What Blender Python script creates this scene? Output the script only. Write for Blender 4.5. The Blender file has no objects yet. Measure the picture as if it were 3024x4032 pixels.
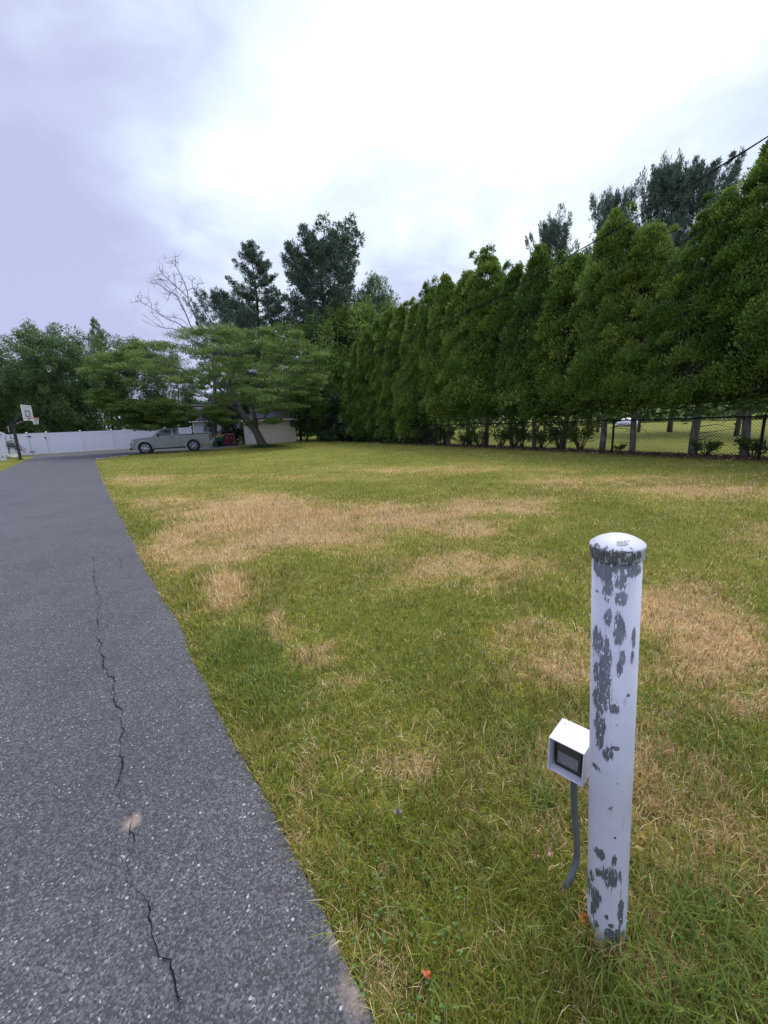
import bpy, math, random
import numpy as np
from mathutils import Vector, Matrix, noise as mnoise

# ------------------------------------------------------------------ camera, sky, sun, exposure
S = bpy.context.scene
COL = S.collection
F_PX, W_PX, H_PX, EYE = 1600.0, 3024, 4032, 1.5
PITCH, ROLL = math.atan(351.7/1600), math.radians(2.46)
_U0 = np.array([0, math.sin(PITCH), math.cos(PITCH)])
_F = np.array([0, math.cos(PITCH), -math.sin(PITCH)])
_R = math.cos(ROLL)*np.array([1, 0, 0.]) - math.sin(ROLL)*_U0
_U = math.sin(ROLL)*np.array([1, 0, 0.]) + math.cos(ROLL)*_U0
cam_d = bpy.data.cameras.new('camera')
cam = bpy.data.objects.new('camera', cam_d); COL.objects.link(cam); S.camera = cam
cam_d.sensor_fit = 'HORIZONTAL'; cam_d.sensor_width = 36.0
cam_d.lens = F_PX/W_PX*36.0; cam_d.clip_start = 0.03; cam_d.clip_end = 3000
m = Matrix(((_R[0], _U[0], -_F[0], 0), (_R[1], _U[1], -_F[1], 0), (_R[2], _U[2], -_F[2], EYE), (0, 0, 0, 1)))
cam.matrix_world = m

def ray(x, y): return _F + _R*(x-1512)/F_PX + _U*(2016-y)/F_PX
def G(x, y, z=0.0):
    d = ray(x, y); return np.array([0, 0, EYE]) + d*((z-EYE)/d[2])
def P(x, y, Y):
    d = ray(x, y); return np.array([0, 0, EYE]) + d*(Y/d[1])

SUN_DIR = Vector((0.34, 0.52, 0.98)).normalized()   # bright part of the overcast
GLOW = Vector(ray(2080, 170)).normalized()
w = bpy.data.worlds.new("World"); S.world = w; w.use_nodes = True
nt = w.node_tree; nt.nodes.clear()
N = nt.nodes.new; L = nt.links.new
def nd(tree, t, **k):
    n = tree.nodes.new(t)
    for a, b in k.items():
        if a.startswith('i_'):
            n.inputs[a[2:].replace('_', ' ')].default_value = b
        else: setattr(n, a, b)
    return n
def mth(tree, op, a, b=None, clamp=False):
    n = tree.nodes.new('ShaderNodeMath'); n.operation = op; n.use_clamp = clamp
    for i, v in enumerate((a, b)):
        if v is None: continue
        if isinstance(v, (int, float)): n.inputs[i].default_value = v
        else: tree.links.new(v, n.inputs[i])
    return n.outputs[0]
out = N('ShaderNodeOutputWorld'); bg = N('ShaderNodeBackground'); bg.inputs[1].default_value = 0.1
sky = N('ShaderNodeTexSky'); sky.sky_type = 'NISHITA'; sky.sun_disc = False
sky.sun_elevation = math.asin(SUN_DIR.z); sky.sun_rotation = math.atan2(SUN_DIR.x, SUN_DIR.y)
tc = N('ShaderNodeTexCoord')
dot = N('ShaderNodeVectorMath'); dot.operation = 'DOT_PRODUCT'; dot.inputs[1].default_value = GLOW
nrm = N('ShaderNodeVectorMath'); nrm.operation = 'NORMALIZE'; L(tc.outputs['Generated'], nrm.inputs[0]); L(nrm.outputs[0], dot.inputs[0])
# clouds are laid out on a flat layer high above (direction / height), so they foreshorten to the horizon
sep = N('ShaderNodeSeparateXYZ'); L(nrm.outputs[0], sep.inputs[0])
hz = mth(nt, 'ADD', mth(nt, 'MAXIMUM', sep.outputs[2], 0.0), 0.35)
dv = N('ShaderNodeVectorMath'); dv.operation = 'DIVIDE'; L(nrm.outputs[0], dv.inputs[0])
cmb = N('ShaderNodeCombineXYZ'); [L(hz, cmb.inputs[i]) for i in range(3)]; L(cmb.outputs[0], dv.inputs[1])
nz = nd(nt, 'ShaderNodeTexNoise', i_Scale=1.7, i_Detail=6.0, i_Roughness=0.5, i_Distortion=0.35)
L(dv.outputs[0], nz.inputs['Vector'])
nz2 = nd(nt, 'ShaderNodeTexNoise', i_Scale=5.0, i_Detail=5.0, i_Roughness=0.55, i_Distortion=0.5)
L(dv.outputs[0], nz2.inputs['Vector'])
t = mth(nt, 'MULTIPLY', mth(nt, 'SUBTRACT', dot.outputs['Value'], 0.65), 2.7)
t = mth(nt, 'ADD', t, mth(nt, 'MULTIPLY', mth(nt, 'SUBTRACT', nz.outputs['Fac'], 0.5), 1.7))
t = mth(nt, 'ADD', t, mth(nt, 'MULTIPLY', mth(nt, 'SUBTRACT', nz2.outputs['Fac'], 0.5), 0.7))
back = N('ShaderNodeMapRange'); back.interpolation_type = 'SMOOTHSTEP'; L(sep.outputs[1], back.inputs[0])   # sky brightened behind the camera, added as fill for surfaces facing it
back.inputs[1].default_value = .25; back.inputs[2].default_value = -.45; back.inputs[3].default_value = 0.0; back.inputs[4].default_value = 1.5
t = mth(nt, 'ADD', mth(nt, 'SUBTRACT', t, 0.13), back.outputs[0])
cr = N('ShaderNodeValToRGB'); L(t, cr.inputs[0])
els = cr.color_ramp.elements
els[0].position = 0.0; els[0].color = (3.15, 3.4, 4.95, 1)
els[1].position = 1.0; els[1].color = (7.6, 7.8, 8.0, 1)
for p_, c_ in ((0.28, (3.7, 4.05, 5.55, 1)), (0.52, (4.7, 5.35, 6.4, 1)), (0.74, (5.7, 6.35, 6.9, 1))):
    e = els.new(p_); e.color = c_
zen = N('ShaderNodeMapRange'); zen.interpolation_type = 'SMOOTHSTEP'; L(sep.outputs[2], zen.inputs[0])   # overcast zenith, raised above the view as added fill light
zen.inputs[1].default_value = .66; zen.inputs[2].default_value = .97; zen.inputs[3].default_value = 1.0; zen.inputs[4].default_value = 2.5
bk2 = N('ShaderNodeMapRange'); bk2.interpolation_type = 'SMOOTHSTEP'; L(sep.outputs[1], bk2.inputs[0])  # further gain behind the camera, also added fill
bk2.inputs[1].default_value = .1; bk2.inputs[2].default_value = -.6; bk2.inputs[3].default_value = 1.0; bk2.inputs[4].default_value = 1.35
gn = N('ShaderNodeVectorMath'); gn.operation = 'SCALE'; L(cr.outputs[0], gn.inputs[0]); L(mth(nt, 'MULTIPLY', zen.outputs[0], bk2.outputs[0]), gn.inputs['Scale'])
mx = N('ShaderNodeMixRGB'); mx.inputs[0].default_value = 0.93
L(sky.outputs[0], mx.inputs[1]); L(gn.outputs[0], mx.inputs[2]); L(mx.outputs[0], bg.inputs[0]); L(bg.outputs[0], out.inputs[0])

sun_d = bpy.data.lights.new('sun', 'SUN'); sun_d.energy = 1.5; sun_d.angle = math.radians(20); sun_d.color = (1, 0.96, 0.9)
sun = bpy.data.objects.new('sun', sun_d); COL.objects.link(sun)
sun.rotation_euler = SUN_DIR.to_track_quat('Z', 'Y').to_euler()
S.view_settings.view_transform = 'Standard'; S.view_settings.look = 'None'
S.view_settings.exposure = 0.78; S.view_settings.gamma = 1.0

# ------------------------------------------------------------------ object helpers
def tag(o, label=None, cat=None, group=None, kind=None):
    if label: o['label'] = label
    if cat: o['category'] = cat
    if group: o['group'] = group
    if kind: o['kind'] = kind
    return o
def empty(name, loc=(0, 0, 0), rz=0.0, label=None, cat=None, group=None):
    o = bpy.data.objects.new(name, None); COL.objects.link(o)
    o.location = tuple(float(v) for v in loc); o.rotation_euler = (0, 0, rz); o.empty_display_size = 0.2
    return tag(o, label, cat, group)

class MB:
    """numpy mesh accumulator: quads, tris and n-gons, optional tint per vertex"""
    def __init__(s): s.v = []; s.f3 = []; s.f4 = []; s.fn = []; s.n = 0; s.t = []; s.c = []
    def add(s, v, f4=None, f3=None, tint=None, col=None):
        v = np.asarray(v, float).reshape(-1, 3)
        if f4 is not None and len(f4): s.f4.append(np.asarray(f4, int)+s.n)
        if f3 is not None and len(f3): s.f3.append(np.asarray(f3, int)+s.n)
        s.v.append(v); s.n += len(v)
        s.t.append(np.full(len(v), 0.5) if tint is None else np.broadcast_to(np.asarray(tint, float), (len(v),)))
        if col is not None: s.c.append(np.broadcast_to(np.asarray(col, float), (len(v), 3)))
    def poly(s, v, faces, tint=None):
        k = s.n; s.add(v, tint=tint)
        s.fn += [[i+k for i in f] for f in faces]
    def box(s, c, d, R=None, taper=1.0, tint=None):
        x, y, z = np.array(d)/2
        v = np.array([(-x, -y, -z), (x, -y, -z), (x, y, -z), (-x, y, -z), (-x*taper, -y*taper, z), (x*taper, -y*taper, z), (x*taper, y*taper, z), (-x*taper, y*taper, z)])
        if R is not None: v = v @ np.asarray(R).T
        s.add(v+np.asarray(c), [(0, 3, 2, 1), (4, 5, 6, 7), (0, 1, 5, 4), (1, 2, 6, 5), (2, 3, 7, 6), (3, 0, 4, 7)], tint=tint)
    def prism(s, pts, y0, y1, axis='y'):
        """polygon (a,b) extruded; axis y: (x,z) outline; axis z: (x,y); axis x: (y,z)"""
        n = len(pts)
        def mk(h):
            if axis == 'y': return [(a, h, b) for a, b in pts]
            if axis == 'z': return [(a, b, h) for a, b in pts]
            return [(h, a, b) for a, b in pts]
        v = mk(y0)+mk(y1)
        f = [list(range(n)), list(range(2*n-1, n-1, -1))]+[[i, n+i, n+(i+1) % n, (i+1) % n] for i in range(n)]
        s.poly(v, f)
    def tube(s, pts, rad, k=6, tint=None, caps=True):
        pts = np.asarray(pts, float); n = len(pts)
        rad = np.broadcast_to(np.asarray(rad, float), (n,))
        T = np.gradient(pts, axis=0) if n > 1 else np.zeros((1, 3))
        T /= np.linalg.norm(T, axis=1, keepdims=True)+1e-12
        ref = np.array([0, 0, 1.]) if abs(T[0][2]) < 0.9 else np.array([1., 0, 0])
        A = np.cross(T, ref); 
        bad = np.linalg.norm(A, axis=1) < 1e-3
        A[bad] = np.cross(T[bad], np.array([0, 1., 0.1]))
        A /= np.linalg.norm(A, axis=1, keepdims=True); B = np.cross(T, A)
        a = np.arange(k)*2*math.pi/k
        ring = pts[:, None] + rad[:, None, None]*(np.cos(a)[None, :, None]*A[:, None]+np.sin(a)[None, :, None]*B[:, None])
        i = np.arange(n-1)[:, None]*k; j = np.arange(k)[None]; j2 = (j+1) % k
        f = np.stack([i+j, i+j2, i+k+j2, i+k+j], -1).reshape(-1, 4)
        base = s.n
        s.add(ring.reshape(-1, 3), f, tint=tint)
        if caps and k > 2:
            s.fn.append([base+q for q in range(k)][::-1]); s.fn.append([base+(n-1)*k+q for q in range(k)])
    def lathe(s, prof, k=24, c=(0, 0, 0), axis='z', cap=True):
        prof = np.asarray(prof, float); n = len(prof); a = np.arange(k)*2*math.pi/k
        r = prof[:, 0][:, None]; z = np.broadcast_to(prof[:, 1][:, None], (n, k))
        X, Y = r*np.cos(a), r*np.sin(a)
        v = np.stack([X, Y, z], -1) if axis == 'z' else np.stack([X, z, Y], -1)
        i = np.arange(n-1)[:, None]*k; j = np.arange(k)[None]; j2 = (j+1) % k
        f = np.stack([i+j, i+j2, i+k+j2, i+k+j], -1).reshape(-1, 4)
        base = s.n
        s.add(v.reshape(-1, 3)+np.asarray(c), f)
        if cap:
            if prof[0, 0] > 1e-4: s.fn.append([base+q for q in range(k)][::-1])
            if prof[-1, 0] > 1e-4: s.fn.append([base+(n-1)*k+q for q in range(k)])
    def kites(s, c, d, ln, wd, rng, tint=0.5, side=None, bend=0.0, col=None):
        c = np.asarray(c, float); n = len(c)
        d = d/(np.linalg.norm(d, axis=1, keepdims=True)+1e-9)
        if side is None: side = np.cross(d, rng.normal(size=(n, 3)))
        side = side/(np.linalg.norm(side, axis=1, keepdims=True)+1e-9)
        up = np.cross(side, d)
        ln = np.broadcast_to(ln, (n,))[:, None]; wd = np.broadcast_to(wd, (n,))[:, None]
        v = np.stack([c, c+d*ln*.45+side*wd*.5+up*ln*bend, c+d*ln, c+d*ln*.45-side*wd*.5+up*ln*bend], 1).reshape(-1, 3)
        f = np.arange(4*n).reshape(n, 4)
        s.add(v, f, tint=np.repeat(np.broadcast_to(tint, (n,)), 4), col=None if col is None else np.repeat(col, 4, axis=0))
    def mesh(s, name):
        v = np.concatenate(s.v); me = bpy.data.meshes.new(name)
        f4 = np.concatenate(s.f4) if s.f4 else np.zeros((0, 4), int)
        f3 = np.concatenate(s.f3) if s.f3 else np.zeros((0, 3), int)
        fl = [np.array(f) for f in s.fn]
        loops = np.concatenate([f4.ravel(), f3.ravel()]+fl) if (len(f4) or len(f3) or fl) else np.zeros(0, int)
        tot = np.concatenate([np.full(len(f4), 4), np.full(len(f3), 3), np.array([len(f) for f in fl], int)]).astype(int)
        st = np.concatenate([[0], np.cumsum(tot)[:-1]]).astype(int)
        me.vertices.add(len(v)); me.vertices.foreach_set('co', v.astype(np.float32).ravel())
        me.loops.add(len(loops)); me.loops.foreach_set('vertex_index', loops.astype(np.int32))
        me.polygons.add(len(tot)); me.polygons.foreach_set('loop_start', st.astype(np.int32)); me.polygons.foreach_set('loop_total', tot.astype(np.int32))
        me.update(calc_edges=True)
        at = me.attributes.new('tint', 'FLOAT', 'POINT'); at.data.foreach_set('value', np.concatenate(s.t).astype(np.float32))
        if s.c:
            cc = np.concatenate(s.c); cc = np.concatenate([cc, np.ones((len(cc), 1))], 1)
            ca = me.attributes.new('bladecol', 'FLOAT_COLOR', 'POINT'); ca.data.foreach_set('color', cc.astype(np.float32).ravel())
        return me
    def build(s, name, mat, parent=None, smooth=False, bevel=0.0, loc=None, validate=False):
        me = s.mesh(name)
        if validate: me.validate()
        if smooth or len(me.polygons) < 60000: me.polygons.foreach_set('use_smooth', np.full(len(me.polygons), bool(smooth)))
        me.materials.append(mat)
        o = bpy.data.objects.new(name, me); COL.objects.link(o)
        if parent is not None: o.parent = parent
        if loc is not None: o.location = tuple(float(q) for q in loc)
        if bevel:
            b = o.modifiers.new('bevel', 'BEVEL'); b.width = bevel; b.segments = 2; b.limit_method = 'ANGLE'; b.angle_limit = math.radians(35)
        return o
def rotz(a): c, s = math.cos(a), math.sin(a); return np.array([[c, -s, 0], [s, c, 0], [0, 0, 1]])
def dup(o, loc, rz, sc, label=None, name=None):
    r = o.copy(); COL.objects.link(r); r.location = tuple(float(q) for q in loc); r.rotation_euler = (0, 0, rz); r.scale = sc
    if label: r['label'] = label
    for ch in list(o.children):
        c = ch.copy(); COL.objects.link(c); c.parent = r
    return r

# ------------------------------------------------------------------ materials
def newmat(name):
    mt = bpy.data.materials.new(name); mt.use_nodes = True; t = mt.node_tree; t.nodes.clear()
    o = t.nodes.new('ShaderNodeOutputMaterial'); b = t.nodes.new('ShaderNodeBsdfPrincipled'); t.links.new(b.outputs[0], o.inputs[0])
    return mt, t, b, o
def simple(name, col, rough=0.6, metal=0.0, var=0.12, scale=6.0, bump=0.0, bscale=40.0, spec=0.5, coat=0.0, stretch=(1, 1, 1), alpha=None):
    mt, t, b, o = newmat(name)
    tc = t.nodes.new('ShaderNodeTexCoord'); mp = t.nodes.new('ShaderNodeMapping'); mp.inputs['Scale'].default_value = stretch
    t.links.new(tc.outputs['Object'], mp.inputs[0])
    n = nd(t, 'ShaderNodeTexNoise', i_Scale=scale, i_Detail=5.0, i_Roughness=0.6); t.links.new(mp.outputs[0], n.inputs['Vector'])
    r = t.nodes.new('ShaderNodeMapRange'); r.inputs[1].default_value = 0.3; r.inputs[2].default_value = 0.7
    r.inputs[3].default_value = 1-var; r.inputs[4].default_value = 1+var; t.links.new(n.outputs['Fac'], r.inputs[0])
    m2 = t.nodes.new('ShaderNodeVectorMath'); m2.operation = 'SCALE'; m2.inputs[0].default_value = col; t.links.new(r.outputs[0], m2.inputs['Scale'])
    t.links.new(m2.outputs[0], b.inputs['Base Color'])
    b.inputs['Roughness'].default_value = rough; b.inputs['Metallic'].default_value = metal
    b.inputs['Specular IOR Level'].default_value = spec; b.inputs['Coat Weight'].default_value = coat
    if bump:
        n2 = nd(t, 'ShaderNodeTexNoise', i_Scale=bscale, i_Detail=4.0); t.links.new(mp.outputs[0], n2.inputs['Vector'])
        bp = nd(t, 'ShaderNodeBump', i_Strength=bump, i_Distance=0.01); t.links.new(n2.outputs['Fac'], bp.inputs['Height']); t.links.new(bp.outputs[0], b.inputs['Normal'])
    return mt
def foliage(name, cols, rough=0.55, trans=0.28, spec=0.35, objvar=0.25):
    """cols: dark, mid, light leaf colours picked by the per-leaf tint"""
    mt, t, b, o = newmat(name)
    at = t.nodes.new('ShaderNodeAttribute'); at.attribute_name = 'tint'
    oi = t.nodes.new('ShaderNodeObjectInfo')
    v = mth(t, 'ADD', at.outputs['Fac'], mth(t, 'MULTIPLY', mth(t, 'SUBTRACT', oi.outputs['Random'], 0.5), objvar))
    c = t.nodes.new('ShaderNodeValToRGB'); t.links.new(v, c.inputs[0])
    e = c.color_ramp.elements
    e[0].position = 0.0; e[0].color = (*cols[0], 1); e[1].position = 1.0; e[1].color = (*cols[-1], 1)
    for i, cc in enumerate(cols[1:-1]):
        q = e.new((i+1)/(len(cols)-1)); q.color = (*cc, 1)
    t.links.new(c.outputs[0], b.inputs['Base Color']); b.inputs['Roughness'].default_value = rough; b.inputs['Specular IOR Level'].default_value = spec
    tr = t.nodes.new('ShaderNodeBsdfTranslucent'); t.links.new(c.outputs[0], tr.inputs[0])
    ms = t.nodes.new('ShaderNodeMixShader'); ms.inputs[0].default_value = trans
    t.links.new(b.outputs[0], ms.inputs[1]); t.links.new(tr.outputs[0], ms.inputs[2]); t.links.new(ms.outputs[0], o.inputs[0])
    return mt
MT = {}
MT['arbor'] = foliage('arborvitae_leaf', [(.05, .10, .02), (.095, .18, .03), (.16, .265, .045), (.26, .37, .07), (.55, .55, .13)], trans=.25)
MT['pine'] = foliage('pine_needle', [(.05, .085, .062), (.08, .13, .09), (.12, .18, .12), (.18, .245, .165)], trans=.15)  # bluish greens stand in for distance haze on the pines
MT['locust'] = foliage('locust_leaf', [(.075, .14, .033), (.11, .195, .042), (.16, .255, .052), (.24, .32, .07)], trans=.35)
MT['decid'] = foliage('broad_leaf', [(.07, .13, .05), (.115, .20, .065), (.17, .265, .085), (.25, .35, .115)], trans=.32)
MT['bright'] = foliage('bright_leaf', [(.10, .18, .035), (.15, .25, .045), (.22, .33, .06), (.30, .40, .085)], trans=.35)
MT['ivy'] = foliage('ivy_leaf', [(.018, .045, .016), (.03, .07, .024), (.055, .11, .04), (.13, .19, .10)], trans=.15)
MT['litter'] = foliage('litter', [(.06, .035, .02), (.12, .06, .035), (.20, .11, .07), (.5, .42, .36)], trans=.05, objvar=0)
MT['bark'] = simple('bark', (.085, .075, .062), .9, var=.45, scale=9, bump=.8, bscale=30, stretch=(1, 1, .25))
MT['bark_pale'] = simple('pale_bark', (.19, .185, .155), .9, var=.8, scale=13, bump=.8, bscale=30, stretch=(1, 1, .3))
MT['dead'] = simple('dead_wood', (.10, .085, .085), .9, var=.3, scale=5)
MT['core'] = simple('crown_core', (.035, .036, .02), .95, var=.4, scale=8, spec=.1)  # dark filler colour standing in for shade inside the hedge crowns
MT['vinyl'] = simple('white_vinyl', (.76, .77, .81), .35, var=.03, scale=3)
MT['white'] = simple('white_paint', (.72, .73, .74), .45, var=.05, scale=5)
MT['black'] = simple('black_metal', (.018, .018, .02), .4, var=.2)
MT['rust'] = simple('dark_steel_pole', (.03, .026, .026), .5, var=.5, scale=14)
MT['chain'] = simple('black_vinyl_wire', (.012, .013, .012), .85, var=.2, spec=.15)

# ------------------------------------------------------------------ ground
rng = np.random.default_rng(7)
class VN:
    """smooth value noise in numpy"""
    def __init__(s, seed): s.g = np.random.default_rng(seed).random((256, 256))
    def __call__(s, x, y):
        x = np.asarray(x, float); y = np.asarray(y, float)
        xi = np.floor(x).astype(int); yi = np.floor(y).astype(int); fx = x-xi; fy = y-yi
        fx = fx*fx*(3-2*fx); fy = fy*fy*(3-2*fy); g = s.g
        a = g[xi % 256, yi % 256]; b = g[(xi+1) % 256, yi % 256]; c = g[xi % 256, (yi+1) % 256]; d = g[(xi+1) % 256, (yi+1) % 256]
        return (a*(1-fx)+b*fx)*(1-fy)+(c*(1-fx)+d*fx)*fy
def fbm(v, x, y, o=4):
    r = 0; a = .5
    for i in range(o): r = r+a*v(x+17.3*i, y-9.1*i); x = x*2.03; y = y*2.03; a *= .5
    return r/(1-.5**o)
n1, n2, n3, n4 = VN(1), VN(2), VN(3), VN(4)

# right edge of the drive, near to far, then round the lawn's far corner and under the truck
EDGE_PX = [(1560, 4300), (1477, 4032), (1340, 3737), (1276, 3582), (1167, 3372), (1003, 3081), (966, 2990), (855, 2800), (775, 2625), (700, 2440), (602, 2306), (529, 2142), (455, 2000), (405, 1896), (374, 1812)]
EDGE = [G(*q)[:2] for q in EDGE_PX]
APRON = [(-18.3, 27.6), (-18.25, 29.2), (-17.3, 29.85), (-15.5, 30.9), (-13.9, 31.8), (-12.7, 33.0), (-12.5, 36.8)]
def resample(pts, step):
    pts = np.array(pts, float); o = [pts[0]]
    for a, b in zip(pts[:-1], pts[1:]):
        n = max(1, int(np.linalg.norm(b-a)/step))
        for i in range(1, n+1): o.append(a+(b-a)*i/n)
    return np.array(o)
RE = resample(EDGE, .06); 
d_ = np.array([-.581, .814]); nrm_ = np.array([.814, .581])
k_ = np.linalg.norm(RE-RE[0], axis=1)
RE = RE + nrm_*((fbm(n1, k_*2.2, k_*0, 4)-.5)*.045*np.clip(k_, .5, 1.5))[:, None]
LEFTE = [(-5.5, -3.2), (-17.9, 19.2), (-25.2, 29.3), (-26.3, 31.2), (-27.5, 32.6), (-30.6, 34.9)]
FAR = [(-23.2, 39.8), (-17.5, 43.2), (-14.2, 42.0)]
first = [(1.4, -1.2)]
right_all = np.vstack([first, RE, APRON])
LE = resample(LEFTE, .5)
drive_poly = [tuple(p) for p in right_all]+[tuple(p) for p in FAR[::-1]][0:0]+[(-14.2, 42.0), (-17.5, 43.2), (-23.2, 39.8)]+[tuple(p) for p in LE[::-1]]
DP = np.array(drive_poly)
def inside(px, py, poly=DP):
    px = np.asarray(px); py = np.asarray(py); r = np.zeros(px.shape, bool); n = len(poly); j = n-1
    for i in range(n):
        xi, yi = poly[i]; xj, yj = poly[j]
        if yi != yj:
            c = ((yi > py) != (yj > py)) & (px < (xj-xi)*(py-yi)/(yj-yi)+xi); r ^= c
        j = i
    return r

# dried-out areas of the lawn: centre and radii seen in the photo, carried to the ground plane
DRY = [(1020, 2030, 360, 85, 1.0), (1500, 2040, 300, 60, .8), (1950, 2010, 260, 45, .6), (640, 1985, 200, 40, .45), (700, 2160, 130, 80, 1.0), (900, 2190, 140, 60, .75),
       (1150, 2120, 260, 55, .75), (1750, 2090, 240, 50, .5), (870, 2330, 110, 100, 1.05), (1065, 2480, 32, 50, 1.2), (1170, 2575, 95, 50, 1.0), (1330, 2680, 120, 35, .55), (2640, 2400, 260, 110, .95), (2800, 2560, 230, 130, .85),
       (2200, 2620, 260, 90, .6), (2100, 2480, 250, 60, .5), (2880, 2770, 170, 90, .7), (1640, 3010, 110, 70, .6), (1250, 3060, 60, 110, .55), (1850, 2250, 350, 70, .42), (2700, 1940, 380, 40, .5), (2300, 1890, 400, 22, .45), (1700, 1850, 500, 16, .4), (2400, 1930, 300, 20, .35), (3100, 2100, 260, 60, .45),
       (1500, 3850, 100, 180, .8), (1190, 3300, 40, 160, .6), (2430, 3760, 120, 70, .55), (2650, 3900, 200, 120, .45), (2900, 3400, 260, 260, .35), (2500, 3050, 420, 260, .38), (520, 1890, 160, 22, .5), (1100, 1880, 500, 14, .3)]
DW = []
for (cx, cy, rx, ry, a) in DRY:
    c = G(cx, cy); e1 = G(cx+rx, cy)-c; e2a = G(cx, cy-ry)-c; e2b = G(cx, cy+ry)-c
    DW.append((c[:2], e1[:2], (e2a[:2], e2b[:2]), a))
def dryness(x, y):
    x = np.asarray(x, float); y = np.asarray(y, float)
    wx = x+(fbm(n2, x*1.3, y*1.3)-.5)*.75*np.clip(y*.25, .15, 1.6); wy = y+(fbm(n3, x*1.3, y*1.3)-.5)*.9*np.clip(y*.25, .15, 1.6)
    r = np.zeros(x.shape)
    for c, e1, (ea, eb), a in DW:
        dx, dy = wx-c[0], wy-c[1]
        for e2, sg in ((ea, 1), (eb, -1)):
            det = e1[0]*e2[1]-e1[1]*e2[0]
            u = (dx*e2[1]-dy*e2[0])/det; v = (e1[0]*dy-e1[1]*dx)/det
            m_ = v >= 0
            q = 1.12*np.exp(-(u*u+v*v)**1.25*.95)*a
            r = np.where(m_ & (q > r), q, r)
    base = fbm(n4, x*.8+5, y*.8)*.5+fbm(n1, x*3.1, y*3.1)*.5+.05*np.sin((x*.35+y)*5.4+2*fbm(n2, x*.3, y*.3, 2))*np.clip((y-4)/6, 0, 1)   # faint mowing streaks
    r = r*(.62+.9*fbm(n2, x*5, y*5))
    hf = fbm(n3, x*9+3, y*9, 3)
    de = np.abs((x-RE[0][0])*nrm_[0]+(y-RE[0][1])*nrm_[1])+.06*fbm(n1, x*6, y*6, 2); r = r*(.3+.7*np.clip((de-.12)/.45, 0, 1))   # greener strip along the asphalt
    return np.clip(r*(.45+1.3*hf)+(base-.34)*.95+(hf-.5)*.5, 0, 1)

def nonuni(a, b, step, ext): return np.array([-e for e in ext[::-1]] + list(np.arange(a, b+1e-6, step)) + ext)
xs = np.concatenate([[-900, -400, -200, -110, -70, -50], np.arange(-38, 17, .3), [20, 26, 34, 45, 60, 85, 120, 220, 450, 900]])
ys = np.concatenate([[-300, -60, -15, -5], np.arange(-2, 44, .3), [47, 51, 56, 65, 80, 110, 200, 450, 1200]])
X, Y = np.meshgrid(xs, ys, indexing='ij')
Z = (fbm(n3, X*.6, Y*.6)-.5)*.03
ins = inside(X, Y); Z = np.where(ins, -.03, np.minimum(Z, .004)*1.0)
nx, ny = X.shape
gm = MB(); idx = np.arange(nx*ny).reshape(nx, ny)
f = np.stack([idx[:-1, :-1], idx[1:, :-1], idx[1:, 1:], idx[:-1, 1:]], -1).reshape(-1, 4)
gm.add(np.stack([X, Y, Z], -1).reshape(-1, 3), f, tint=dryness(X, Y).ravel())
# ground sheet: thatch and low grass, greener or drier by the same map
MT['lawn'], t_, b_, o_ = newmat('lawn')
at = t_.nodes.new('ShaderNodeAttribute'); at.attribute_name = 'tint'
tc = t_.nodes.new('ShaderNodeTexCoord')
na = nd(t_, 'ShaderNodeTexNoise', i_Scale=38.0, i_Detail=6.0, i_Roughness=.7); t_.links.new(tc.outputs['Object'], na.inputs['Vector'])
nb = nd(t_, 'ShaderNodeTexNoise', i_Scale=2.2, i_Detail=6.0, i_Roughness=.65); t_.links.new(tc.outputs['Object'], nb.inputs['Vector'])
fac = mth(t_, 'ADD', mth(t_, 'MULTIPLY', at.outputs['Fac'], .95), mth(t_, 'ADD', mth(t_, 'MULTIPLY', mth(t_, 'SUBTRACT', na.outputs['Fac'], .5), .8), mth(t_, 'MULTIPLY', mth(t_, 'SUBTRACT', nb.outputs['Fac'], .5), .45)))
c = t_.nodes.new('ShaderNodeValToRGB'); t_.links.new(fac, c.inputs[0]); e = c.color_ramp.elements
e[0].position = 0; e[0].color = (.17, .20, .022, 1); e[1].position = 1; e[1].color = (.56, .38, .18, 1)
for p_, q_ in ((.3, (.26, .265, .035)), (.6, (.40, .31, .08))): k = e.new(p_); k.color = (*q_, 1)
ns = nd(t_, 'ShaderNodeTexNoise', i_Scale=95.0, i_Detail=4.0, i_Roughness=.6); t_.links.new(tc.outputs['Object'], ns.inputs['Vector'])
sr = t_.nodes.new('ShaderNodeMapRange'); sr.inputs[1].default_value = .50; sr.inputs[2].default_value = .40; t_.links.new(ns.outputs['Fac'], sr.inputs[0])
sx = t_.nodes.new('ShaderNodeMixRGB'); t_.links.new(sr.outputs[0], sx.inputs[0]); t_.links.new(c.outputs[0], sx.inputs[1]); sx.inputs[2].default_value = (.075, .06, .032, 1)
t_.links.new(sx.outputs[0], b_.inputs['Base Color']); b_.inputs['Roughness'].default_value = .9; b_.inputs['Specular IOR Level'].default_value = .15
bp = nd(t_, 'ShaderNodeBump', i_Strength=.9, i_Distance=.04); t_.links.new(na.outputs['Fac'], bp.inputs['Height']); t_.links.new(bp.outputs[0], b_.inputs['Normal'])
tag(gm.build('lawn', MT['lawn'], smooth=True), kind='structure')

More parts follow.
